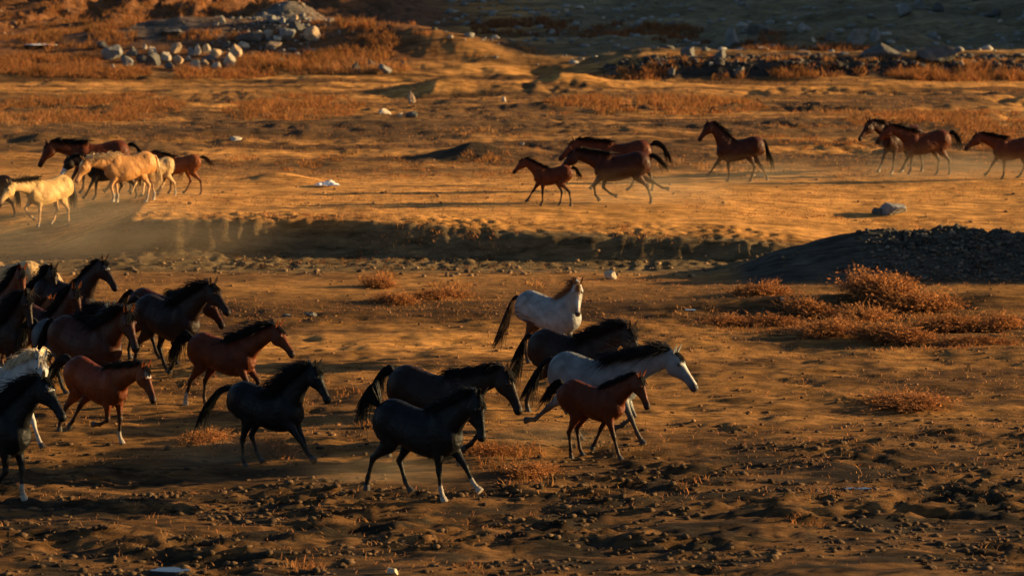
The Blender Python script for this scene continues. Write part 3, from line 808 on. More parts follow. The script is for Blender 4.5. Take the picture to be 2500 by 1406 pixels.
# ==== HERD ====
FRONT = 'horses running to the right in the near herd'
BACKL = 'horses trotting to the left on the terrace at the left'
BACKR = 'horses running to the left on the terrace at the right'
def g_of(wy): return (wy + 21.8) / .811
HERD = [
 # ------------------------------------------------ near herd, right side
 dict(id='U', coat='bay', foal=.6, withers=(1490, 938), gy=1128, yaw=-36, neck=34, head=-66, tail='stream', tail_len=.55, bushy=1.3, mane_len=.7, turn=-6,
      legs=dict(fn=(-6, 18, 16, 24), ff=(-38, -30, -24, -30), hn=(24, -26, 4, 6), hf=(34, -30, 10, 26)), label='small bay foal with short black tail running below the grey horse'),
 dict(id='T', coat='grey', withers=(1512, 868), gy=1090, yaw=-30, neck=22, head=-50, tail=[(0, 0), (-.12, -.02), (-.26, -.16), (-.38, -.34), (-.52, -.56)], fly=.8, mane=1.6, mane_len=1.35, mane_near=.75,
      legs=dict(fn=(10, 28, 24, 34), ff=(-10, 30, -50, -70), hn=(2, -54, -50, -84), hf=(30, -30, 22, 30)), blaze='blaze', ears=14, neck_len=1.1, label='light grey horse with black mane and tail stretching one foreleg forward'),
 dict(id='S', coat='seal', withers=(1448, 815), gy=1022, yaw=-34, neck=28, head=-62, tail=[(0, 0), (-.14, -.02), (-.26, -.22), (-.36, -.5), (-.52, -.86)], fly=.7, mane=1.6, mane_len=1.1, turn=-12, arch=.10,
      legs=dict(fn='mid', ff='lift', hn='push', hf='under'), label='dark brown horse with long loose tail running just behind the light grey horse'),
 dict(id='R', coat='pinto', withers=(1383, 728), gy=905, yaw=-38, neck=40, head=-80, turn=-34, headturn=-14, tail=[(0, 0), (-.16, -.04), (-.30, -.30), (-.44, -.62), (-.62, -.98)], mane_near=.3, tail_col=(.03, .018, .012), forelock_col=(.22, .10, .04), fat=1.12,
      legs=dict(fn='stand', ff='mid', hn=(24, -28, 0, 20), hf=(14, -38, -2, 10)), blaze='blaze', mane_col=(0.22, 0.11, 0.05), label='white horse with brown hindquarters and dark tail looking back over the dark horses'),
 dict(id='Q', coat='black', withers=(1082, 990), gy=1222, yaw=-36, neck=34, head=-80, turn=-10, tail=[(0, 0), (-.10, .16), (-.20, .26), (-.30, .08), (-.36, -.14)], tail_len=.9, bushy=1.3, mane_len=.9, socks='fnff', blaze=None,
      legs=dict(fn=(-16, 2, 4, 20), ff=(8, 42, 34, 48), hn=(-2, -52, -20, -12), hf=(36, -30, 22, 38)), label='black horse with raised tail and lowered head at the front centre'),
 dict(id='P', coat='seal', withers=(1118, 915), gy=1140, yaw=-34, neck=22, head=-64, tail='arc', tail_len=.6, mane_near=.8, mane_len=.8, fly=.2,
      legs=dict(fn='mid', ff='lift', hn='push', hf='under'), label='dark brown horse with a low neck half hidden behind the raised tail black horse'),
 dict(id='O', coat='black', withers=(702, 938), gy=1148, yaw=-33, neck=46, head=-58, turn=-4, tail=[(0, 0), (-.18, -.02), (-.38, -.16), (-.58, -.36), (-.72, -.62)], mane=1.7, mane_len=1.5, fly=.75, arch=.11, blaze=None,
      legs=dict(fn=(14, 42, 36, 50), ff=(4, 32, 28, 44), hn=(28, -20, -2, 18), hf=(36, -24, 24, 38)), label='black horse with thick flying mane galloping with both forelegs stretched forward'),
 dict(id='K', coat='bay', withers=(590, 828), gy=1000, yaw=-31, neck=30, head=-50, tail=[(0, 0), (-.16, .02), (-.34, -.06), (-.42, -.28), (-.46, -.42)], bushy=1.7, mane=1.4, mane_len=1.3, fly=.8, blaze=None, socks='hn',
      legs=dict(fn=(4, 30, 24, 36), ff='lift', hn=(0, -40, -22, -8), hf=(24, -30, -4, 16)), neck_len=1.08, k=1.08, label='red bay horse with black mane and arched tail running above the maned black horse'),
 dict(id='I', coat='seal', withers=(452, 716), gy=912, yaw=-42, neck=38, head=-42, mane=1.3, mane_len=1.1, fly=.9, tail='trail',
      legs=dict(fn=(-18, -14, -28, -40), ff=(6, 34, 28, 44), hn='push', hf='under'), k=0.96, label='nearly black horse with outstretched head leading the upper left group'),
 dict(id='J', coat='darkbay', withers=(432, 706), gy=888, yaw=-40, neck=14, head=-50, legs=dict(fn='mid', ff='reach', hn='push', hf='under'), k=.98, label='dark brown horse showing only its back behind the outstretched dark horse'),
 dict(id='H', coat='darkbay', withers=(258, 782), gy=992, yaw=-40, neck=32, head=-60, turn=-14, tail=[(0, 0), (-.14, .0), (-.24, -.2), (-.32, -.42), (-.38, -.62)], bushy=1.4, mane=1.5, mane_len=1.1, fly=.6, blaze=None, socks='ff',
      legs=dict(fn='mid', ff=(4, 36, -6, -24), hn='push', hf='under'), label='large brown horse with black mane and lit face behind the star faced young bay'),
 dict(id='L', coat='bay', foal=.25, withers=(280, 888), gy=1084, yaw=-42, neck=24, head=-58, tail=[(0, 0), (-.16, .02), (-.34, -.04), (-.50, -.20), (-.62, -.40)], bushy=1.1, mane_len=.7, fly=.3, blaze='star', socks='ff',
      legs=dict(fn=(-14, 2, -62, -84), ff=(-6, 12, 0, 30), hn=(4, -44, -30, -10), hf=(20, -40, -30, -40)), pitch=-4, label='young red bay horse with white forehead star and one foreleg folded'),
 dict(id='N', coat='black', withers=(30, 985), gy=1228, yaw=-32, neck=46, head=-52, mane=1.6, mane_len=1.3, fly=.7, blaze='star', socks='ff',
      legs=dict(fn=(-16, -2, -44, -60), ff=(-10, 14, 0, 14), hn='push', hf='under'), label='black horse with a pale forehead star and one white sock at the lower left'),
 dict(id='M', coat='white', withers=(44, 893), gy=1105, yaw=-38, neck=26, head=-42, turn=-18, arch=.16, mane=1.7, mane_len=0.8, fly=.2, mane_near=0.45,
      legs=dict(fn='mid', ff='reach', hn='push', hf='under'), neck_len=1.12, headturn=-14, label='white horse with pale wavy mane behind the black horse at the lower left edge'),
 dict(id='G', coat='roan', withers=(205, 788), gy=972, yaw=-38, neck=42, head=-60, mane=1.8, mane_len=1.3, fly=.7, tail='arc',
      legs=dict(fn='mid', ff='lift', hn='push', hf='under'), label='blue grey horse with bushy black mane behind the large brown horse'),
 dict(id='D', coat='darkbay', withers=(150, 752), gy=930, yaw=-42, neck=50, head=-66, turn=-10, mane=1.1, blaze=None,
      legs=dict(fn='mid', ff='reach', hn='push', hf='under'), label='brown horse with sunlit lowered face in the middle of the left group'),
 dict(id='C', coat='seal', withers=(200, 676), gy=850, yaw=-36, neck=48, head=-52, mane=.7, mane_len=.6, blaze='star', ears=14,
      legs=dict(fn='mid', ff='reach', hn='push', hf='under'), k=0.95, label='black horse with upright neck and pricked ears at the rear of the left group'),
 dict(id='B', coat='seal', withers=(100, 692), gy=842, yaw=-45, neck=46, head=-72, turn=-8, mane=1.2,
      legs=dict(fn='mid', ff='reach', hn='push', hf='under'), label='dark brown horse head and neck left of the upright necked black horse'),
 dict(id='A', coat='bay', withers=(28, 705), gy=875, yaw=-48, neck=48, head=-76, turn=-10, mane=1.2,
      legs=dict(fn='mid', ff='reach', hn='push', hf='under'), label='reddish bay horse with sunlit face at the left edge of the near herd'),
 dict(id='E', coat='seal', withers=(35, 765), gy=945, yaw=-40, neck=50, head=-74, turn=-12, mane=1.9, mane_len=1.5, fly=.4,
      legs=dict(fn='mid', ff='reach', hn='push', hf='under'), label='dark brown horse with a long shaggy mane below the reddish bay at the left edge'),
 dict(id='F', coat='chestnut', foal=.5, withers=(92, 757), gy=905, yaw=-38, neck=52, head=-66, k=.95,
      legs=dict(fn='mid', ff='reach', hn='push', hf='under'), label='small chestnut horse squeezed between the shaggy dark horse and the brown horse'),
 dict(id='V', coat='cream', withers=(-35, 640), gy=800, yaw=178, neck=34, head=-50,
      legs=dict(fn='mid', ff='reach', hn='push', hf='under'), label='cream horse rump cut off by the left edge above the near herd', group=BACKL),
 # ------------------------------------------------ terrace, left
 dict(id='BL1', coat='buckskin', far=1, withers=(92, 440), gy=578, yaw=228, neck=8, head=-48, near=1, tail=[(0, 0), (-.06, .0), (-.10, -.2), (-.10, -.5), (-.12, -.8)], bushy=1.2,
      legs=dict(fn=(-20, 2, 2, 20), ff='lift', hn=(14, -30, -4, 10), hf='under'), fat=1.1, group=BACKL, k=0.93, label='pale buckskin horse with a dark tail coming down the bank at the left'),
 dict(id='BL2', coat='bay', far=1, withers=(205, 354), gy=482, yaw=196, neck=14, head=-62, near=1, tail='trail', legs=dict(fn='mid', ff='reach', hn='push', hf='under'), group=BACKL,
      label='dark bay horse with lowered head at the back of the left terrace group'),
 dict(id='BL3', coat='seal', far=1, withers=(238, 398), gy=505, yaw=202, neck=16, head=-62, near=1, blaze='white', tail='down', legs=dict(fn='reach', ff='mid', hn='push', hf='under'), group=BACKL,
      label='dark horse with a white muzzle peering out beside the palomino'),
 dict(id='BL4', coat='palomino', far=1, withers=(283, 388), gy=512, yaw=212, neck=6, head=-62, near=1, mane=1.8, mane_near=.7, fly=.2, socks='fnffhnhf', fat=1.15, tail='down',
      legs=dict(fn=(-8, 26, -20, 10), ff=(-20, -8, -8, 10), hn=(24, -34, 8, 20), hf='push'), group=BACKL, label='golden palomino horse with a pale mane in front of the left terrace group'),
 dict(id='BL5', coat='cream', far=1, withers=(350, 388), gy=484, yaw=206, neck=14, head=-60, near=1, socks='hn', tail=[(0, 0), (-.12, .0), (-.24, -.16), (-.32, -.42), (-.32, -.7)], bushy=1.2, legs=dict(fn='mid', ff='reach', hn=(4, -44, -8, 10), hf='under'), group=BACKL,
      label='cream horse with only its rump and pale tail showing behind the palomino'),
 dict(id='BL6', coat='chestnut', far=1, foal=.8, withers=(418, 378), gy=476, yaw=187, neck=24, head=-50, near=1, tail='stream', tail_len=.6, legs=dict(fn='reach', ff='mid', hn=(4, -44, -4, 14), hf='under'), group=BACKL,
      label='small chestnut foal trotting last in the left terrace group', mane_col=(.02, .015, .012), tail_col=(.06, .03, .02)),
 dict(id='BL0', coat='darkbay', far=1, withers=(-58, 436), gy=540, yaw=195, near=1, tail='down', legs=dict(fn='reach', ff='mid', hn='push', hf='under'), group=BACKL,
      label='brown horse whose hindquarters only show at the left edge beside the buckskin'),
 # ------------------------------------------------ terrace, right
 dict(id='BR1', coat='bay', far=1, foal=.7, withers=(1322, 402), gy=503, yaw=186, neck=36, head=-50, near=1, tail='arc', tail_len=.6, legs=dict(fn=(-22, 2, 0, 20), ff=(6, 36, 30, 40), hn=(20, -44, -10, 0), hf=(38, -22, 10, 20)), group=BACKR,
      label='brown foal leading the right terrace group'),
 dict(id='BR2', coat='darkbay', far=1, withers=(1478, 376), gy=496, yaw=186, neck=18, head=-50, near=1, tail='stream', tail_len=.6, k=1.06, legs=dict(fn=(10, 40, -10, -40), ff=(-20, 10, -50, -70), hn=(10, -46, -18, 0), hf='trail'), group=BACKR,
      label='dark brown horse galloping right behind the foal on the terrace'),
 dict(id='BR3', coat='bay', far=1, withers=(1482, 342), gy=466, yaw=183, neck=16, head=-46, near=1, tail='arc', legs=dict(fn='reach', ff='fold', hn='push', hf='under'), group=BACKR,
      label='bay horse with its sunlit rump behind the dark brown terrace horse'),
 dict(id='BR4', coat='darkbay', far=1, withers=(1772, 340), gy=444, yaw=188, neck=52, head=-56, near=1, tail=[(0, 0), (-.10, -.02), (-.16, -.24), (-.24, -.52), (-.34, -.86)], k=1.05, legs=dict(fn=(-22, -4, -6, 16), ff=(10, 40, 34, 48), hn=(34, -28, 14, 20), hf=(-2, -40, -30, -14)), group=BACKR,
      arch=0.12, label='dark bay horse with arched neck striding alone between the terrace groups'),
 dict(id='BR5', coat='darkbay', far=1, withers=(2176, 308), gy=424, yaw=220, neck=28, head=-50, near=1, turn=-10, tail='down', legs=dict(fn='mid', ff='reach', hn='push', hf='under'), group=BACKR,
      label='brown horse turned slightly to the viewer in front of the second terrace pair'),
 dict(id='BR6', coat='bay', far=1, withers=(2228, 318), gy=430, yaw=192, neck=26, head=-50, near=1, tail='arc', tail_len=.7, legs=dict(fn='reach', ff='mid', hn=(4, -44, -8, 10), hf=(34, -28, 4, 20)), group=BACKR,
      label='reddish bay horse at the rear of the second terrace pair'),
 dict(id='BR7', coat='bay', far=1, withers=(2446, 332), gy=436, yaw=188, neck=22, head=-46, near=1, tail='trail', legs=dict(fn=(-22, 0, 0, 20), ff=(8, 36, 30, 44), hn='push', hf='under'), group=BACKR,
      label='bay horse with dark mane at the right edge of the picture'),
]
for i_, c_ in enumerate(HERD):
    c_.setdefault('near', -1); c_.setdefault('group', FRONT); c_.setdefault('seed', 11 + i_)
    place_horse(c_)
# ==== HERD END ====

# ==== COVER ====
def mesh_of_blades(n, x, y, h, wd, lean, col, seedn, zoff=0.0):
    """n tapering bent blades rooted on the ground"""
    g = np.random.default_rng(seedn)
    z = H(x, y) - .01 + zoff
    a = g.uniform(0, 2 * math.pi, n); l = lean * g.uniform(.1, 1, n)
    dx, dy = np.cos(a) * l, np.sin(a) * l
    f = g.uniform(-.6, .6, n)                       # faces turn mostly across the view
    wx, wy_ = np.cos(f) * wd, np.sin(f) * wd
    b0 = np.stack([x - wx, y - wy_, z], 1); b1 = np.stack([x + wx, y + wy_, z], 1)
    m0 = np.stack([x - wx * .8 + dx * h * .4, y - wy_ * .8 + dy * h * .4, z + h * .55], 1); m1 = np.stack([x + wx * .8 + dx * h * .4, y + wy_ * .8 + dy * h * .4, z + h * .55], 1)
    tp = np.stack([x + dx * h, y + dy * h, z + h * g.uniform(.75, 1.05, n)], 1)
    V = np.stack([b0, b1, m0, m1, tp], 1).reshape(-1, 3)
    k = np.arange(n) * 5
    q = np.stack([k, k + 1, k + 3, k + 2], 1); t_ = np.stack([k + 2, k + 3, k + 4], 1)
    c = np.array(col)[None, :] * (1 + g.normal(0, .3, (n, 1))).clip(.4, 1.9) * (1 + g.normal(0, .06, (n, 3)))
    return V, q, t_, np.repeat(c, 5, 0)

def join_meshes(name, items, mat, kind='stuff', smooth=True):
    vs, qs, ts, cs = [], [], [], []; o = 0
    for V, q, t_, c in items:
        vs.append(V); cs.append(c)
        if q is not None and len(q): qs.append(q + o)
        if t_ is not None and len(t_): ts.append(t_ + o)
        o += len(V)
    me = np_mesh(name, np.concatenate(vs), np.concatenate(qs) if qs else None, np.concatenate(ts) if ts else None, smooth, np.concatenate(cs))
    return set_props(link(name, me, mat), kind=kind)

PATCH = [  # px, py, half width px, half height px, blades per square metre, height, colour
    (200, 268, 250, 34, 70, .30, 0), (90, 290, 130, 22, 60, .3, 1), (730, 262, 165, 36, 80, .32, 0), (640, 290, 70, 12, 40, .2, 0),
    (1600, 255, 270, 28, 80, .34, 0), (1420, 262, 90, 20, 60, .3, 0), (2080, 275, 200, 12, 40, .2, 1), (2330, 300, 260, 26, 60, .28, 0), (2440, 345, 120, 30, 60, .3, 0),
    (1900, 186, 480, 10, 170, .42, 0), (2340, 185, 190, 16, 260, .62, 0), (1640, 170, 150, 12, 140, .42, 0), (2130, 150, 380, 6, 110, .35, 1), (1690, 140, 60, 8, 90, .35, 1),
    (330, 186, 360, 8, 170, .45, 0), (110, 160, 180, 24, 110, .5, 0), (700, 160, 180, 26, 110, .5, 0), (880, 130, 140, 40, 90, .45, 0), (880, 170, 120, 14, 160, .5, 1),
    (170, 100, 260, 30, 70, .45, 0), (520, 92, 200, 14, 60, .4, 0), (880, 75, 130, 18, 80, .45, 0), (300, 40, 420, 40, 26, .35, 0), (1040, 92, 90, 12, 60, .3, 0),
    (1270, 70, 150, 20, 60, .45, 2), (1560, 75, 160, 18, 60, .45, 2), (1900, 100, 120, 18, 40, .4, 2), (1980, 125, 200, 8, 60, .4, 2), (1240, 120, 90, 10, 50, .25, 0),
    (1100, 130, 160, 14, 26, .15, 0), (1240, 385, 120, 14, 50, .16, 0), (760, 400, 240, 26, 22, .14, 0), (2000, 340, 160, 30, 26, .16, 0), (1150, 330, 180, 18, 24, .14, 1),
    (1050, 715, 170, 22, 90, .17, 1), (950, 690, 70, 22, 90, .25, 0), (1300, 700, 120, 12, 30, .12, 1), (1700, 760, 120, 14, 30, .12, 1),
    (640, 530, 330, 6, 120, .10, 1), (1300, 572, 420, 8, 120, .12, 1), (900, 640, 600, 20, 22, .10, 2), (1100, 600, 500, 16, 40, .10, 2), (1700, 420, 500, 24, 26, .14, 1), (1050, 420, 300, 20, 22, .12, 0),
    (2120, 790, 330, 50, 60, .14, 0), (2300, 840, 240, 24, 60, .12, 0), (1860, 790, 160, 24, 60, .12, 0), (2220, 985, 130, 18, 80, .12, 0),
    (560, 1082, 130, 36, 150, .20, 0), (690, 1110, 60, 18, 90, .16, 0), (1240, 1130, 100, 34, 160, .22, 0), (1310, 1190, 60, 22, 110, .16, 0), (930, 1040, 46, 16, 110, .18, 0),
    (1690, 1190, 60, 20, 60, .12, 0), (2010, 1205, 40, 14, 90, .16, 0), (2380, 1030, 70, 14, 70, .12, 0), (870, 960, 110, 14, 60, .12, 0), (1960, 1280, 50, 14, 60, .12, 0), (740, 1390, 40, 14, 120, .16, 0),
    (1150, 1380, 30, 12, 90, .14, 0), (1900, 520, 260, 16, 26, .10, 0), (2300, 545, 200, 14, 26, .12, 1), (1500, 560, 300, 14, 24, .08, 0),
]
GC = [(.36, .155, .050), (.42, .20, .070), (.20, .085, .034)]
items = []
for i_, (px, py, rx, ry, dn, hh, ci) in enumerate(PATCH):
    c0 = at(px, py); s_ = FPX / c0.y
    ya, yb = at(px, py + ry).y, at(px, py - ry).y
    Rx, Ry = rx / s_, max(.3, (yb - ya) / 2)
    n = int(min(16000, 1.7 * dn * math.pi * Rx * Ry))
    g = np.random.default_rng(500 + i_)
    nt_ = max(6, n // 12)
    r_ = np.sqrt(g.random(nt_)); a = g.uniform(0, 2 * math.pi, nt_)
    cx_, cy_ = c0.x + r_ * np.cos(a) * Rx, (ya + yb) / 2 + r_ * np.sin(a) * Ry
    keep = noise2(cx_ * .55, cy_ * .4, 77) + .35 > g.random(nt_) * .6
    cx_, cy_, r_ = cx_[keep], cy_[keep], r_[keep]
    if len(cx_) == 0: continue
    per = 12
    tx = np.repeat(cx_, per) + g.normal(0, .09, len(cx_) * per); ty = np.repeat(cy_, per) + g.normal(0, .09, len(cx_) * per)
    hb = hh * np.repeat((1.15 - .6 * r_ ** 2) * g.uniform(.5, 1.2, len(cx_)), per) * g.uniform(.5, 1.15, len(tx))
    wd = (.004 + .00009 * c0.y) * g.uniform(.6, 1.4, len(tx))
    items.append(mesh_of_blades(len(tx), tx, ty, hb, wd, 1.15, GC[ci], 900 + i_))
# sparse straw over the open ground
g = np.random.default_rng(41)
n = 80000
d_ = 34 + 92 * g.random(n) ** .8
x_ = (g.random(n) - .5) * d_ * .40
kp = (noise2(x_ * .12, d_ * .35, 44) > -.1) & ((d_ > 72) | (g.random(n) < .9))
x_, d_ = x_[kp], d_[kp]
items.append(mesh_of_blades(len(x_), x_, d_, g.uniform(.02, .09, len(x_)), .004 + .00006 * d_, 1.8, (.42, .19, .068), 45))
join_meshes('dry_grass', items, M_GRASS)

# ---- clods and gravel
ICO_V = []
phi = (1 + 5 ** .5) / 2
for a, b_ in ((1, phi), (-1, phi), (1, -phi), (-1, -phi)):
    ICO_V += [(0, a, b_), (a, b_, 0), (b_, 0, a)]
ICO_V = np.array(ICO_V, float); ICO_V /= np.linalg.norm(ICO_V[0])
ICO_F = []
for i_ in range(12):
    for j_ in range(i_ + 1, 12):
        for k_ in range(j_ + 1, 12):
            p_ = ICO_V[[i_, j_, k_]]
            if all(abs(np.linalg.norm(p_[u] - p_[(u + 1) % 3]) - 1.05146) < .01 for u in range(3)):
                nn_ = np.cross(p_[1] - p_[0], p_[2] - p_[0])
                ICO_F.append((i_, j_, k_) if np.dot(nn_, p_.sum(0)) > 0 else (i_, k_, j_))
ICO_F = np.array(ICO_F)

def lumps(x, y, r, col, seedn, flat=.6, sink=.2):
    g = np.random.default_rng(seedn); n = len(x)
    z = H(x, y)
    sc_ = np.stack([r * g.uniform(.7, 1.4, n), r * g.uniform(.7, 1.3, n), r * flat * g.uniform(.6, 1.3, n)], 1)
    V = ICO_V[None] * (1 + g.normal(0, .16, (n, 12, 1)))
    V = V * sc_[:, None, :]
    a = g.uniform(0, 6.28, n); c_, s_ = np.cos(a)[:, None], np.sin(a)[:, None]
    X = V[..., 0] * c_ - V[..., 1] * s_; Y = V[..., 0] * s_ + V[..., 1] * c_
    V = np.stack([X + x[:, None], Y + y[:, None], V[..., 2] + (z + sc_[:, 2] * (1 - 2 * sink) * .6)[:, None]], -1).reshape(-1, 3)
    F = (ICO_F[None] + (np.arange(n) * 12)[:, None, None]).reshape(-1, 3)
    col = np.asarray(col); col = col[None, :] if col.ndim == 1 else col
    cc = col * (1 + g.normal(0, .3, (n, 1))).clip(.35, 1.9)
    return V, None, F, np.repeat(cc, 12, 0)
g = np.random.default_rng(61)
n = 24000
y_ = g.uniform(34, 48, n); x_ = (g.random(n) - .5) * y_ * .40
kp = (rough_mask(x_, y_) > g.random(n)) & (noise2(x_ * .5, y_ * .8, 64) > -.15)
x_, y_ = x_[kp], y_[kp]
r_ = .006 + .065 * g.random(len(x_)) ** 5.5
items = [lumps(x_, y_, r_, (.075, .046, .024), 62, .55, .45)]
n = 2600
y_ = g.uniform(44, 66, n); x_ = (g.random(n) - .5) * y_ * .40
items.append(lumps(x_, y_, .012 + .035 * g.random(n) ** 3, (.16, .085, .04), 63))
n = 2600
y_ = g.uniform(64.9, 67.2, n); x_ = 8.0 + 6 * g.random(n) ** .8
items.append(lumps(x_, y_, .018 + .06 * g.random(n) ** 3, (.085, .075, .058), 65))
n = 380
y_ = g.uniform(66.4, 69.0, n); x_ = g.uniform(-13, 7, n)
items.append(lumps(x_, y_, .02 + .07 * g.random(n) ** 3, (.17, .11, .06), 66))
n = 2500
y_ = g.uniform(72, 126, n); x_ = (g.random(n) - .5) * y_ * .40
items.append(lumps(x_, y_, .015 + .05 * g.random(n) ** 4, (.16, .095, .05), 67))
join_meshes('soil_clods', items, M_CLOD, smooth=False)
g = np.random.default_rng(71)
n = 1500
y_ = g.uniform(131, 172, n); x_ = g.uniform(-4, 34, n)
items = [lumps(x_, y_, .05 + .24 * g.random(n) ** 4, (.20, .19, .165), 72)]
n = 900
y_ = g.uniform(127, 129.5, n); x_ = g.uniform(4, 26, n)
items.append(lumps(x_, y_, .06 + .2 * g.random(n) ** 3, (.06, .052, .045), 73))
n = 700
y_ = g.uniform(140, 172, n); x_ = g.uniform(-32, -6, n)
items.append(lumps(x_, y_, .04 + .16 * g.random(n) ** 4, (.20, .12, .07), 74))
join_meshes('hillside_rubble', items, M_ROCK, smooth=False)

# ==== BUSHES ====
def bush_mesh(seedn):
    """a low tumble of dry twigs with small leaves, one metre wide, half a metre high"""
    g = np.random.default_rng(seedn)
    n = 800
    a = g.uniform(0, 2 * math.pi, n); el = np.arcsin(g.uniform(.02, 1, n) ** .8)
    lobe = 1 + .28 * np.sin(a * 2 + seedn) + .2 * np.sin(a * 3 + 2 * seedn) + g.normal(0, .1, n)
    L = .46 * lobe * g.uniform(.6, 1.05, n)
    root = np.stack([g.normal(0, .14, n), g.normal(0, .10, n), np.zeros(n) - .02], 1)
    d0 = np.stack([np.cos(a) * np.cos(el), np.sin(a) * np.cos(el), np.sin(el) * .95 + .15], 1)
    k = 5; P = np.zeros((n, k, 3)); P[:, 0] = root; v = d0.copy()
    for i in range(1, k):
        P[:, i] = P[:, i - 1] + v * (L / (k - 1))[:, None]
        v = v + g.normal(0, .28, (n, 3)) + np.array([0, 0, -.04]); v /= np.linalg.norm(v, axis=1, keepdims=True)
    rad = .006 * (1 - .6 * np.linspace(0, 1, k))[None, :] * g.uniform(.6, 1.3, n)[:, None]
    col = np.array((.28, .145, .062))[None, :] * (1 + g.normal(0, .25, (n, 1))).clip(.5, 1.7)
    V, Q, Cc = strand_mesh(P, rad, col)
    # leaflets along the outer half of the twigs
    m = 6; idx = np.repeat(np.arange(n), m); tt = g.uniform(.45, 1.0, n * m) * (k - 1)
    i0 = np.clip(tt.astype(int), 0, k - 2); f = (tt - i0)[:, None]
    p = P[idx, i0] * (1 - f) + P[idx, i0 + 1] * f + g.normal(0, .012, (n * m, 3))
    u = g.normal(0, 1, (n * m, 3)); u /= np.linalg.norm(u, axis=1, keepdims=True); w2 = np.cross(u, g.normal(0, 1, (n * m, 3))); w2 /= np.linalg.norm(w2, axis=1, keepdims=True)
    s1 = g.uniform(.012, .030, n * m)[:, None]
    LV = np.stack([p - u * s1, p + w2 * s1 * .5, p + u * s1, p - w2 * s1 * .5], 1).reshape(-1, 3)
    LF = (np.arange(n * m) * 4)[:, None] + np.array([0, 1, 2, 3])[None]
    lc = np.array((.46, .19, .060))[None, :] * (1 + g.normal(0, .3, (n * m, 1))).clip(.4, 1.8)
    return V, Q, Cc, LV, LF, np.repeat(lc, 4, 0)
BM = []
for i_ in range(4):
    V, Q, Cc, LV, LF, lc = bush_mesh(300 + i_)
    BM.append((np_mesh('twigs', V, Q, col=Cc), np_mesh('leaves', LV, LF, smooth=False, col=lc)))
BUSH = [
    (1862, 722, 120, 42, 'small rust coloured bush just left of the dark gravel mound foot'),
    (2150, 728, 190, 72, 'tallest rust coloured bush standing before the dark gravel mound'),
    (2255, 756, 150, 56, 'wide rust bush on the right shoulder of the tallest bush'),
    (1975, 765, 150, 44, 'low rust bush below and left of the tallest bush'),
    (1775, 790, 110, 26, 'flat straggling bush at the left end of the bush thicket'),
    (1905, 796, 130, 36, 'rust bush low in the thicket beside its left end'),
    (2035, 812, 170, 44, 'broad rust bush in the lower middle of the thicket'),
    (2180, 828, 170, 48, 'full rust bush at the lower edge of the thicket'),
    (2110, 780, 140, 44, 'rust bush in the middle of the thicket under the tallest bush'),
    (2330, 805, 150, 46, 'rust bush in the right half of the thicket'),
    (2450, 800, 130, 44, 'rust bush touching the right picture edge above the field'),
    (2395, 842, 130, 28, 'low thin bush at the lower right end of the thicket'),
    (2225, 984, 190, 36, 'lone orange bush on the open ground at the right'),
    (2180, 700, 90, 40, 'slender bush top rising behind the tallest bush'),
    (965, 738, 120, 30, 'pinkish dry bush left of the pale bushes behind the herd'),
    (1075, 728, 120, 30, 'pale dry bush on the bare ground below the bank'),
    (925, 700, 80, 36, 'dark rust bush at the foot of the bank'),
    (1300, 1160, 120, 40, 'orange bush right of the raised tail black horse'),
    (640, 1110, 150, 44, 'orange bush under the maned black horse'),
    (500, 1075, 110, 34, 'orange bush behind the hind legs of the maned black horse'),
    (1190, 1105, 110, 36, 'orange bush at the breast of the raised tail black horse'),
]
for i_, (px, py, wp, hp_, lab) in enumerate(BUSH):
    p = at(px, py); s_ = FPX / p.y
    root = bpy.data.objects.new('dry_bush', None); C.objects.link(root); root.location = (p.x, p.y, p.z)
    root.rotation_euler = (0, 0, i_ * 1.7); root.empty_display_size = .1
    kx = wp / s_ * 1.35; root.scale = (kx, kx * .8, hp_ / s_ / .56)
    set_props(root, lab, 'bush', 'dry rust coloured bushes')
    for nm_, me_ in zip(('twigs', 'leaves'), BM[i_ % 4]): link(nm_, me_, M_GRASS, root)

# ==== ROCKS ====
def rock(px, py, wp, hp_, col, label, group, name='rock', cat='rock', pointed=0, seedn=0, mat=None):
    """a broken stone whose foot stands at the pixel, wp by hp_ pixels"""
    g = np.random.default_rng(4000 + seedn)
    p = at(px, py + hp_ * .45); s_ = FPX / p.y
    import bmesh
    bm = bmesh.new(); bmesh.ops.create_icosphere(bm, subdivisions=3, radius=1)
    planes = [(Vector(g.normal(0, 1, 3)).normalized(), g.uniform(.42, .78)) for _ in range(13)]
    for v in bm.verts:
        c_ = v.co.copy()
        for n_, d_ in planes:
            q = c_.dot(n_)
            if q > d_: c_ -= n_ * (q - d_)
        c_ *= 1 + .05 * math.sin(7 * c_.x + seedn) * math.sin(6 * c_.y) + g.normal(0, .006)
        if pointed: c_.x *= 1 - .6 * max(0, c_.z); c_.y *= 1 - .6 * max(0, c_.z)
        v.co = c_
    xs = [v.co.x for v in bm.verts]; zs = [v.co.z for v in bm.verts]
    kx = wp / s_ / (max(xs) - min(xs)); kz = hp_ / s_ / ((max(zs) - min(zs)) * .8)
    ky = kx * g.uniform(.6, .9)
    for v in bm.verts: v.co = Vector((v.co.x * kx, v.co.y * ky, (v.co.z - min(zs) - (max(zs) - min(zs)) * .2) * kz))
    me = bpy.data.meshes.new(name); bm.to_mesh(me); bm.free()
    put_col(me, np.array(col) * g.uniform(.85, 1.15))
    o = link(name, me, mat or M_ROCK); o.location = p
    return set_props(o, label, cat, group)
PALE = (.40, .33, .24); GREY = (.19, .185, .17); DARK = (.10, .095, .085); TAN = (.34, .24, .15)
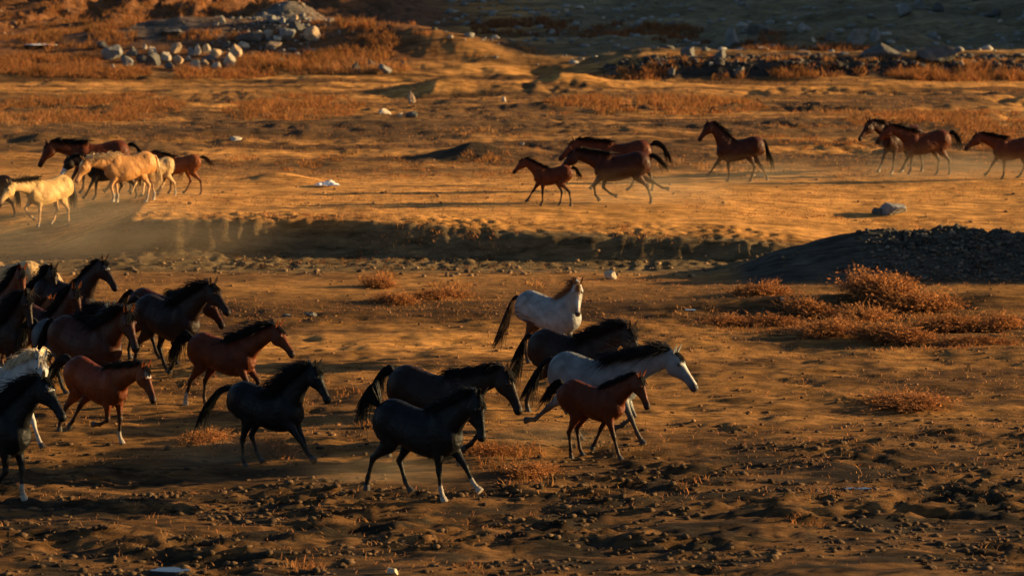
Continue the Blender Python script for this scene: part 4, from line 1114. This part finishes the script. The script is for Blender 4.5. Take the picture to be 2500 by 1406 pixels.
LINE = [(252, 112, 30, 18, DARK), (280, 130, 52, 34, GREY), (322, 127, 30, 18, DARK), (354, 117, 11, 12, PALE), (371, 124, 22, 20, PALE), (403, 138, 25, 20, PALE), (428, 121, 30, 26, TAN), (468, 127, 24, 18, GREY),
        (484, 124, 17, 26, PALE), (504, 121, 20, 22, PALE), (529, 131, 30, 20, TAN), (552, 112, 24, 16, DARK), (578, 128, 36, 38, TAN), (596, 110, 32, 14, PALE),
        (275, 168, 14, 18, PALE), (310, 150, 34, 26, GREY), (345, 145, 28, 20, DARK), (372, 146, 40, 34, DARK), (412, 160, 26, 18, DARK), (437, 148, 28, 22, TAN), (460, 143, 16, 12, GREY), (478, 159, 26, 24, PALE), (498, 151, 22, 14, TAN), (515, 142, 40, 14, DARK),
        (531, 161, 22, 16, PALE), (562, 148, 32, 36, PALE), (600, 160, 20, 14, DARK)]
ordn = 'first second third fourth fifth sixth seventh eighth ninth tenth eleventh twelfth thirteenth fourteenth'.split()
cn = {PALE: 'pale', GREY: 'grey', DARK: 'dark', TAN: 'tan'}
rows_ = [r for r in LINE[:14]], [r for r in LINE[14:]]
k_ = 0
for rn, row in zip(('back', 'front'), rows_):
    for i_, (px, py, wp, hp_, col) in enumerate(sorted(row)):
        rock(px, py, wp, hp_, col, '%s angular stone, %s from the left in the %s row of the stone line' % (cn[col], ordn[i_], rn), 'stones heaped in a line among the dry brush', seedn=k_, pointed=1 if hp_ > wp * 1.05 else 0); k_ += 1
OTHER = [
    (648, 40, 16, 16, PALE, 'small pale stone on the left top of the rubble heap'), (662, 48, 26, 20, GREY, 'grey block on the crest of the rubble heap'),
    (690, 54, 20, 14, GREY, 'light grey stone right of the block on the rubble heap'), (716, 47, 26, 16, TAN, 'brown stone at the top centre of the rubble heap'),
    (724, 66, 42, 26, DARK, 'large dark stone on the upper right of the rubble heap'), (765, 80, 48, 32, TAN, 'large sunlit tan boulder at the right end of the rubble heap'),
    (654, 84, 22, 18, PALE, 'pale stone halfway down the rubble heap'), (680, 97, 26, 14, PALE, 'flat pale stone low on the rubble heap'), (612, 92, 70, 26, DARK, 'long dark slab on the left flank of the rubble heap'),
    (670, 112, 40, 16, TAN, 'tan slab at the foot of the rubble heap'), (700, 84, 40, 26, GREY, 'grey slab in the middle of the rubble heap'),
    (542, 54, 16, 12, PALE, 'bluish white stone left of the rubble heap'), (528, 64, 14, 10, PALE, 'small white stone below the bluish one left of the rubble heap'),
    (425, 80, 60, 16, DARK, 'dark earth lump in the brush above the stone line'),
    (869, 168, 20, 28, DARK, 'upright dark stone in the brush at the foot of the left hill'), (940, 172, 34, 22, GREY, 'rounded grey boulder at the right end of the left brush'),
    (980, 160, 16, 22, DARK, 'narrow dark stone beside the rounded grey boulder'), (905, 158, 26, 22, DARK, 'dark stone between the upright stone and the rounded boulder'),
    (1210, 92, 20, 8, PALE, 'flat white stone alone on the shaded valley floor'), (1099, 91, 14, 7, PALE, 'small white stone on the crest of the hill spur'),
    (1109, 27, 30, 8, PALE, 'long pale stone high on the shaded slope'), (1416, 18, 26, 9, PALE, 'pale slab at the top centre of the shaded slope'), (1383, 25, 13, 9, PALE, 'small pale stone left of the slab at the top centre'),
    (1472, 43, 12, 6, PALE, 'tiny pale stone below the slab at the top centre'), (1512, 29, 16, 6, GREY, 'grey flat stone right of the slab at the top centre'), (1560, 52, 16, 8, GREY, 'grey stone right of centre on the shaded slope'),
    (1003, 238, 20, 30, TAN, 'pointed tan stone standing by the path'), (938, 275, 32, 14, PALE, 'bright yellowish flat stone below the pointed stone'), (976, 283, 18, 12, TAN, 'tan stone right of the bright flat stone'),
    (1002, 281, 28, 16, DARK, 'dark clump stone right of the tan stone'), (1230, 243, 12, 14, PALE, 'small pale stone on the dark soil below the path'),
    (1683, 133, 36, 28, DARK, 'rounded grey boulder at the left end of the field edge'), (1758, 135, 32, 24, DARK, 'second rounded boulder of the field edge from the left'), (1787, 92, 40, 44, GREY, 'tall bluish boulder at the left of the shaded boulder field'),  # both rounded boulders carry their shade in a darker colour
    (1863, 119, 30, 9, PALE, 'flat pale stone below the shaded boulder field'), (1850, 76, 60, 24, DARK, 'dark broad boulder right of the tall bluish boulder'), (1956, 68, 20, 24, GREY, 'pale topped upright stone in the boulder field'),
    (1985, 98, 11, 12, PALE, 'tiny pale stone in the middle of the boulder field'), (2025, 90, 34, 24, DARK, 'dark boulder left of the large pale boulder'), (2088, 92, 48, 38, GREY, 'large pale grey boulder in the boulder field'),
    (2136, 88, 26, 32, GREY, 'upright grey stone right of the large pale boulder'), (2150, 126, 104, 38, DARK, 'broad lichened mound boulder at the edge of the lit field'), (2291, 134, 108, 34, DARK, 'long low lichened boulder right of the broad mound boulder'),
    (2060, 136, 26, 12, GREY, 'small grey slab left of the broad mound boulder'), (2208, 27, 36, 28, GREY, 'grey crag stone at the upper right rim'), (2247, 12, 28, 24, GREY, 'grey crag stone above the rim at the top right'), (2292, 20, 32, 26, DARK, 'dark crag stone right of the grey rim stones'),
    (2430, 34, 34, 18, DARK, 'dark boulder near the top right corner'), (2442, 54, 12, 9, PALE, 'pale chip below the dark corner boulder'), (2276, 84, 26, 14, GREY, 'grey stone above the long low boulder'), (2445, 102, 16, 16, GREY, 'grey stone on the dark slope at the right edge'),
    (1920, 155, 15, 12, TAN, 'tan stone on the lit field edge'), (1737, 164, 14, 8, PALE, 'pale chip in the dark bank beyond the field'), (1805, 176, 28, 24, DARK, 'dark stone in the bank beyond the field'), (1640, 176, 20, 18, DARK, 'grey stone at the left part of the dark bank'),
    (2182, 512, 66, 28, GREY, 'two toned flat boulder on the terrace slope at the right'), (2146, 517, 30, 16, DARK, 'dark stone leaning against the two toned boulder'), (1487, 671, 32, 23, PALE, 'round pale boulder at the foot of the bank'),
    (1910, 733, 14, 8, PALE, 'small white stone at the left of the bush thicket'), (700, 770, 26, 8, DARK, 'low grey stone on the near ground left of centre'), (757, 768, 34, 12, DARK, 'larger grey stone beside the low grey stone'),
    (957, 1394, 28, 18, PALE, 'pale stone at the bottom edge of the picture'), (575, 337, 30, 9, PALE, 'white stone on the terrace behind the palomino group'), (1275, 350, 11, 6, PALE, 'tiny white stone behind the leading foal'),
    (1840, 428, 10, 7, PALE, 'left of two white chips under the lone dark bay'), (1858, 432, 13, 6, PALE, 'right of two white chips under the lone dark bay'),
    (1345, 78, 20, 12, GREY, 'stone in the shaded slope under the white slab'), (1640, 60, 24, 12, DARK, 'dark stone left of the boulder field on the slope'), (2350, 156, 14, 14, TAN, 'tan stone in the reeds at the right'),
]
for i_, (px, py, wp, hp_, col, lab) in enumerate(OTHER):
    rock(px, py, wp, hp_, col, lab, None, seedn=100 + i_, pointed=1 if ('pointed' in lab or 'upright' in lab) else 0)

# rubble heap under the stones: grey gravel
g = np.random.default_rng(81)
c0 = at(680, 112)
n = 1500
x_ = c0.x + g.normal(0, 1.6, n); y_ = c0.y + 3 + g.normal(0, 3.0, n)
join_meshes('rubble_gravel', [lumps(x_, y_, .03 + .13 * g.random(n) ** 4, (.17, .155, .135), 82)], M_ROCK, smooth=False)

# ==== SMALL THINGS ====
def rag(px, py, wp, hp_, label, seedn):
    """crumpled pale litter: a folded sheet"""
    p = at(px, py); s_ = FPX / p.y; g = np.random.default_rng(seedn)
    nx_, ny_ = 14, 10
    u, v = np.meshgrid(np.linspace(-1, 1, nx_), np.linspace(-1, 1, ny_)); u, v = u.ravel(), v.ravel()
    wv, hh_ = wp / s_ / 2, hp_ / s_
    r_ = 1 + .3 * noise2(u * 1.7 + seedn, v * 1.9, 7)
    V = np.stack([u * wv * r_, v * wv * .9 * r_, hh_ * (.35 + .8 * np.abs(noise2(u * 2.3 + seedn, v * 2.3, 9))) * (1 - .6 * np.maximum(u * u, v * v))], 1)
    i2 = (np.arange(ny_ - 1)[:, None] * nx_ + np.arange(nx_ - 1)[None]).ravel()
    q = np.stack([i2, i2 + 1, i2 + nx_ + 1, i2 + nx_], 1)
    me = np_mesh('litter', V, q, smooth=False)
    o = link('litter', me, M_RAG); o.location = (p.x, p.y, p.z + .01)
    so = o.modifiers.new('thick', 'SOLIDIFY'); so.thickness = .006
    set_props(o, label, 'litter')
rag(800, 456, 56, 20, 'crumpled white plastic sheet lying on the sunlit terrace', 3)
rag(100, 112, 70, 6, 'strip of whitish litter in front of the brush at the upper left', 5)
rag(20, 3, 26, 8, 'whitish scrap at the top left corner', 6)

def puddle(px, py, wp, hp_, label, seedn):
    p = at(px, py); s_ = FPX / p.y
    dep = hp_ / s_ / (CAM_H / p.y) / 2
    n = 36; a = np.arange(n) * 2 * math.pi / n
    r_ = 1 + .25 * noise2(np.cos(a) * 1.6 + seedn, np.sin(a) * 1.6, 3)
    xx = p.x + np.cos(a) * wp / s_ / 2 * r_; yy = p.y + np.sin(a) * dep * r_
    zt = max(H(np.append(xx, p.x), np.append(yy, p.y)).max(), p.z) + .006
    V = [(x, y, zt) for x, y in zip(xx, yy)] + [(x, y, zt - .12) for x, y in zip(xx, yy)]
    F = [tuple(range(n))] + [(i, (i + 1) % n + 0, (i + 1) % n + n, i + n)[::-1] for i in range(n)]
    me = bpy.data.meshes.new('puddle'); me.from_pydata(V, [], F); me.update()
    o = link('puddle', me, M_WATER); set_props(o, label, 'puddle', kind='structure'); del o['category']; del o['label']
puddle(415, 1399, 90, 12, 'shallow puddle', 1)
puddle(2095, 1192, 70, 4, 'shallow puddle', 2)
puddle(1685, 760, 30, 3, 'shallow puddle', 3)


# ==== DUST ====
M_DUST = bpy.data.materials.new('rising_dust'); M_DUST.use_nodes = True
_t = M_DUST.node_tree; _t.nodes.clear()
_pv = nd(_t, 'ShaderNodeVolumePrincipled'); _o = nd(_t, 'ShaderNodeOutputMaterial')
_pv.inputs['Color'].default_value = (.85, .66, .42, 1); _pv.inputs['Anisotropy'].default_value = .2
_tc = nd(_t, 'ShaderNodeTexCoord')
_ln = nd(_t, 'ShaderNodeVectorMath', operation='LENGTH'); _t.links.new(_tc.outputs['Object'], _ln.inputs[0])
_m1 = nd(_t, 'ShaderNodeMapRange', interpolation_type='SMOOTHSTEP'); _m1.inputs[1].default_value = 1.0; _m1.inputs[2].default_value = .15; _m1.inputs[3].default_value = 0; _m1.inputs[4].default_value = 1
_t.links.new(_ln.outputs['Value'], _m1.inputs[0])
_ns = nd(_t, 'ShaderNodeTexNoise'); _ns.inputs['Scale'].default_value = 2.2; _ns.inputs['Detail'].default_value = 3
_t.links.new(_tc.outputs['Object'], _ns.inputs['Vector'])
_m2 = nd(_t, 'ShaderNodeMapRange'); _m2.inputs[1].default_value = .35; _m2.inputs[2].default_value = .7; _m2.inputs[3].default_value = 0; _m2.inputs[4].default_value = 1
_t.links.new(_ns.outputs['Fac'], _m2.inputs[0])
_mm = nd(_t, 'ShaderNodeMath', operation='MULTIPLY'); _t.links.new(_m1.outputs[0], _mm.inputs[0]); _t.links.new(_m2.outputs[0], _mm.inputs[1])
_oi = nd(_t, 'ShaderNodeObjectInfo')
_m3 = nd(_t, 'ShaderNodeMath', operation='MULTIPLY'); _t.links.new(_mm.outputs[0], _m3.inputs[0]); _t.links.new(_oi.outputs['Alpha'], _m3.inputs[1])
_t.links.new(_m3.outputs[0], _pv.inputs['Density']); _t.links.new(_pv.outputs[0], _o.inputs['Volume'])
import bmesh
_b = bmesh.new(); bmesh.ops.create_icosphere(_b, subdivisions=3, radius=1.0)
dust_me = bpy.data.meshes.new('dust'); _b.to_mesh(dust_me); _b.free()
for px, py, rx, ry, rz, dn in ((190, 640, 6.0, 5.0, 1.7, .10), (1560, 500, 3.4, 1.6, .8, .28), (1850, 452, 3.0, 1.6, .7, .20), (2300, 440, 4.5, 2.0, .8, .22),
                               (560, 1135, 1.6, .9, .40, .30), (930, 1180, 1.6, .9, .40, .30), (240, 500, 4.0, 2.0, .7, .12), (1330, 1090, 1.4, .9, .35, .25)):
    p = at(px, py)
    o = link('dust_cloud', dust_me, M_DUST); o.location = (p.x, p.y, p.z + rz * .35); o.scale = (rx, ry, rz); o.color = (1, 1, 1, dn)
    set_props(o, kind='stuff')
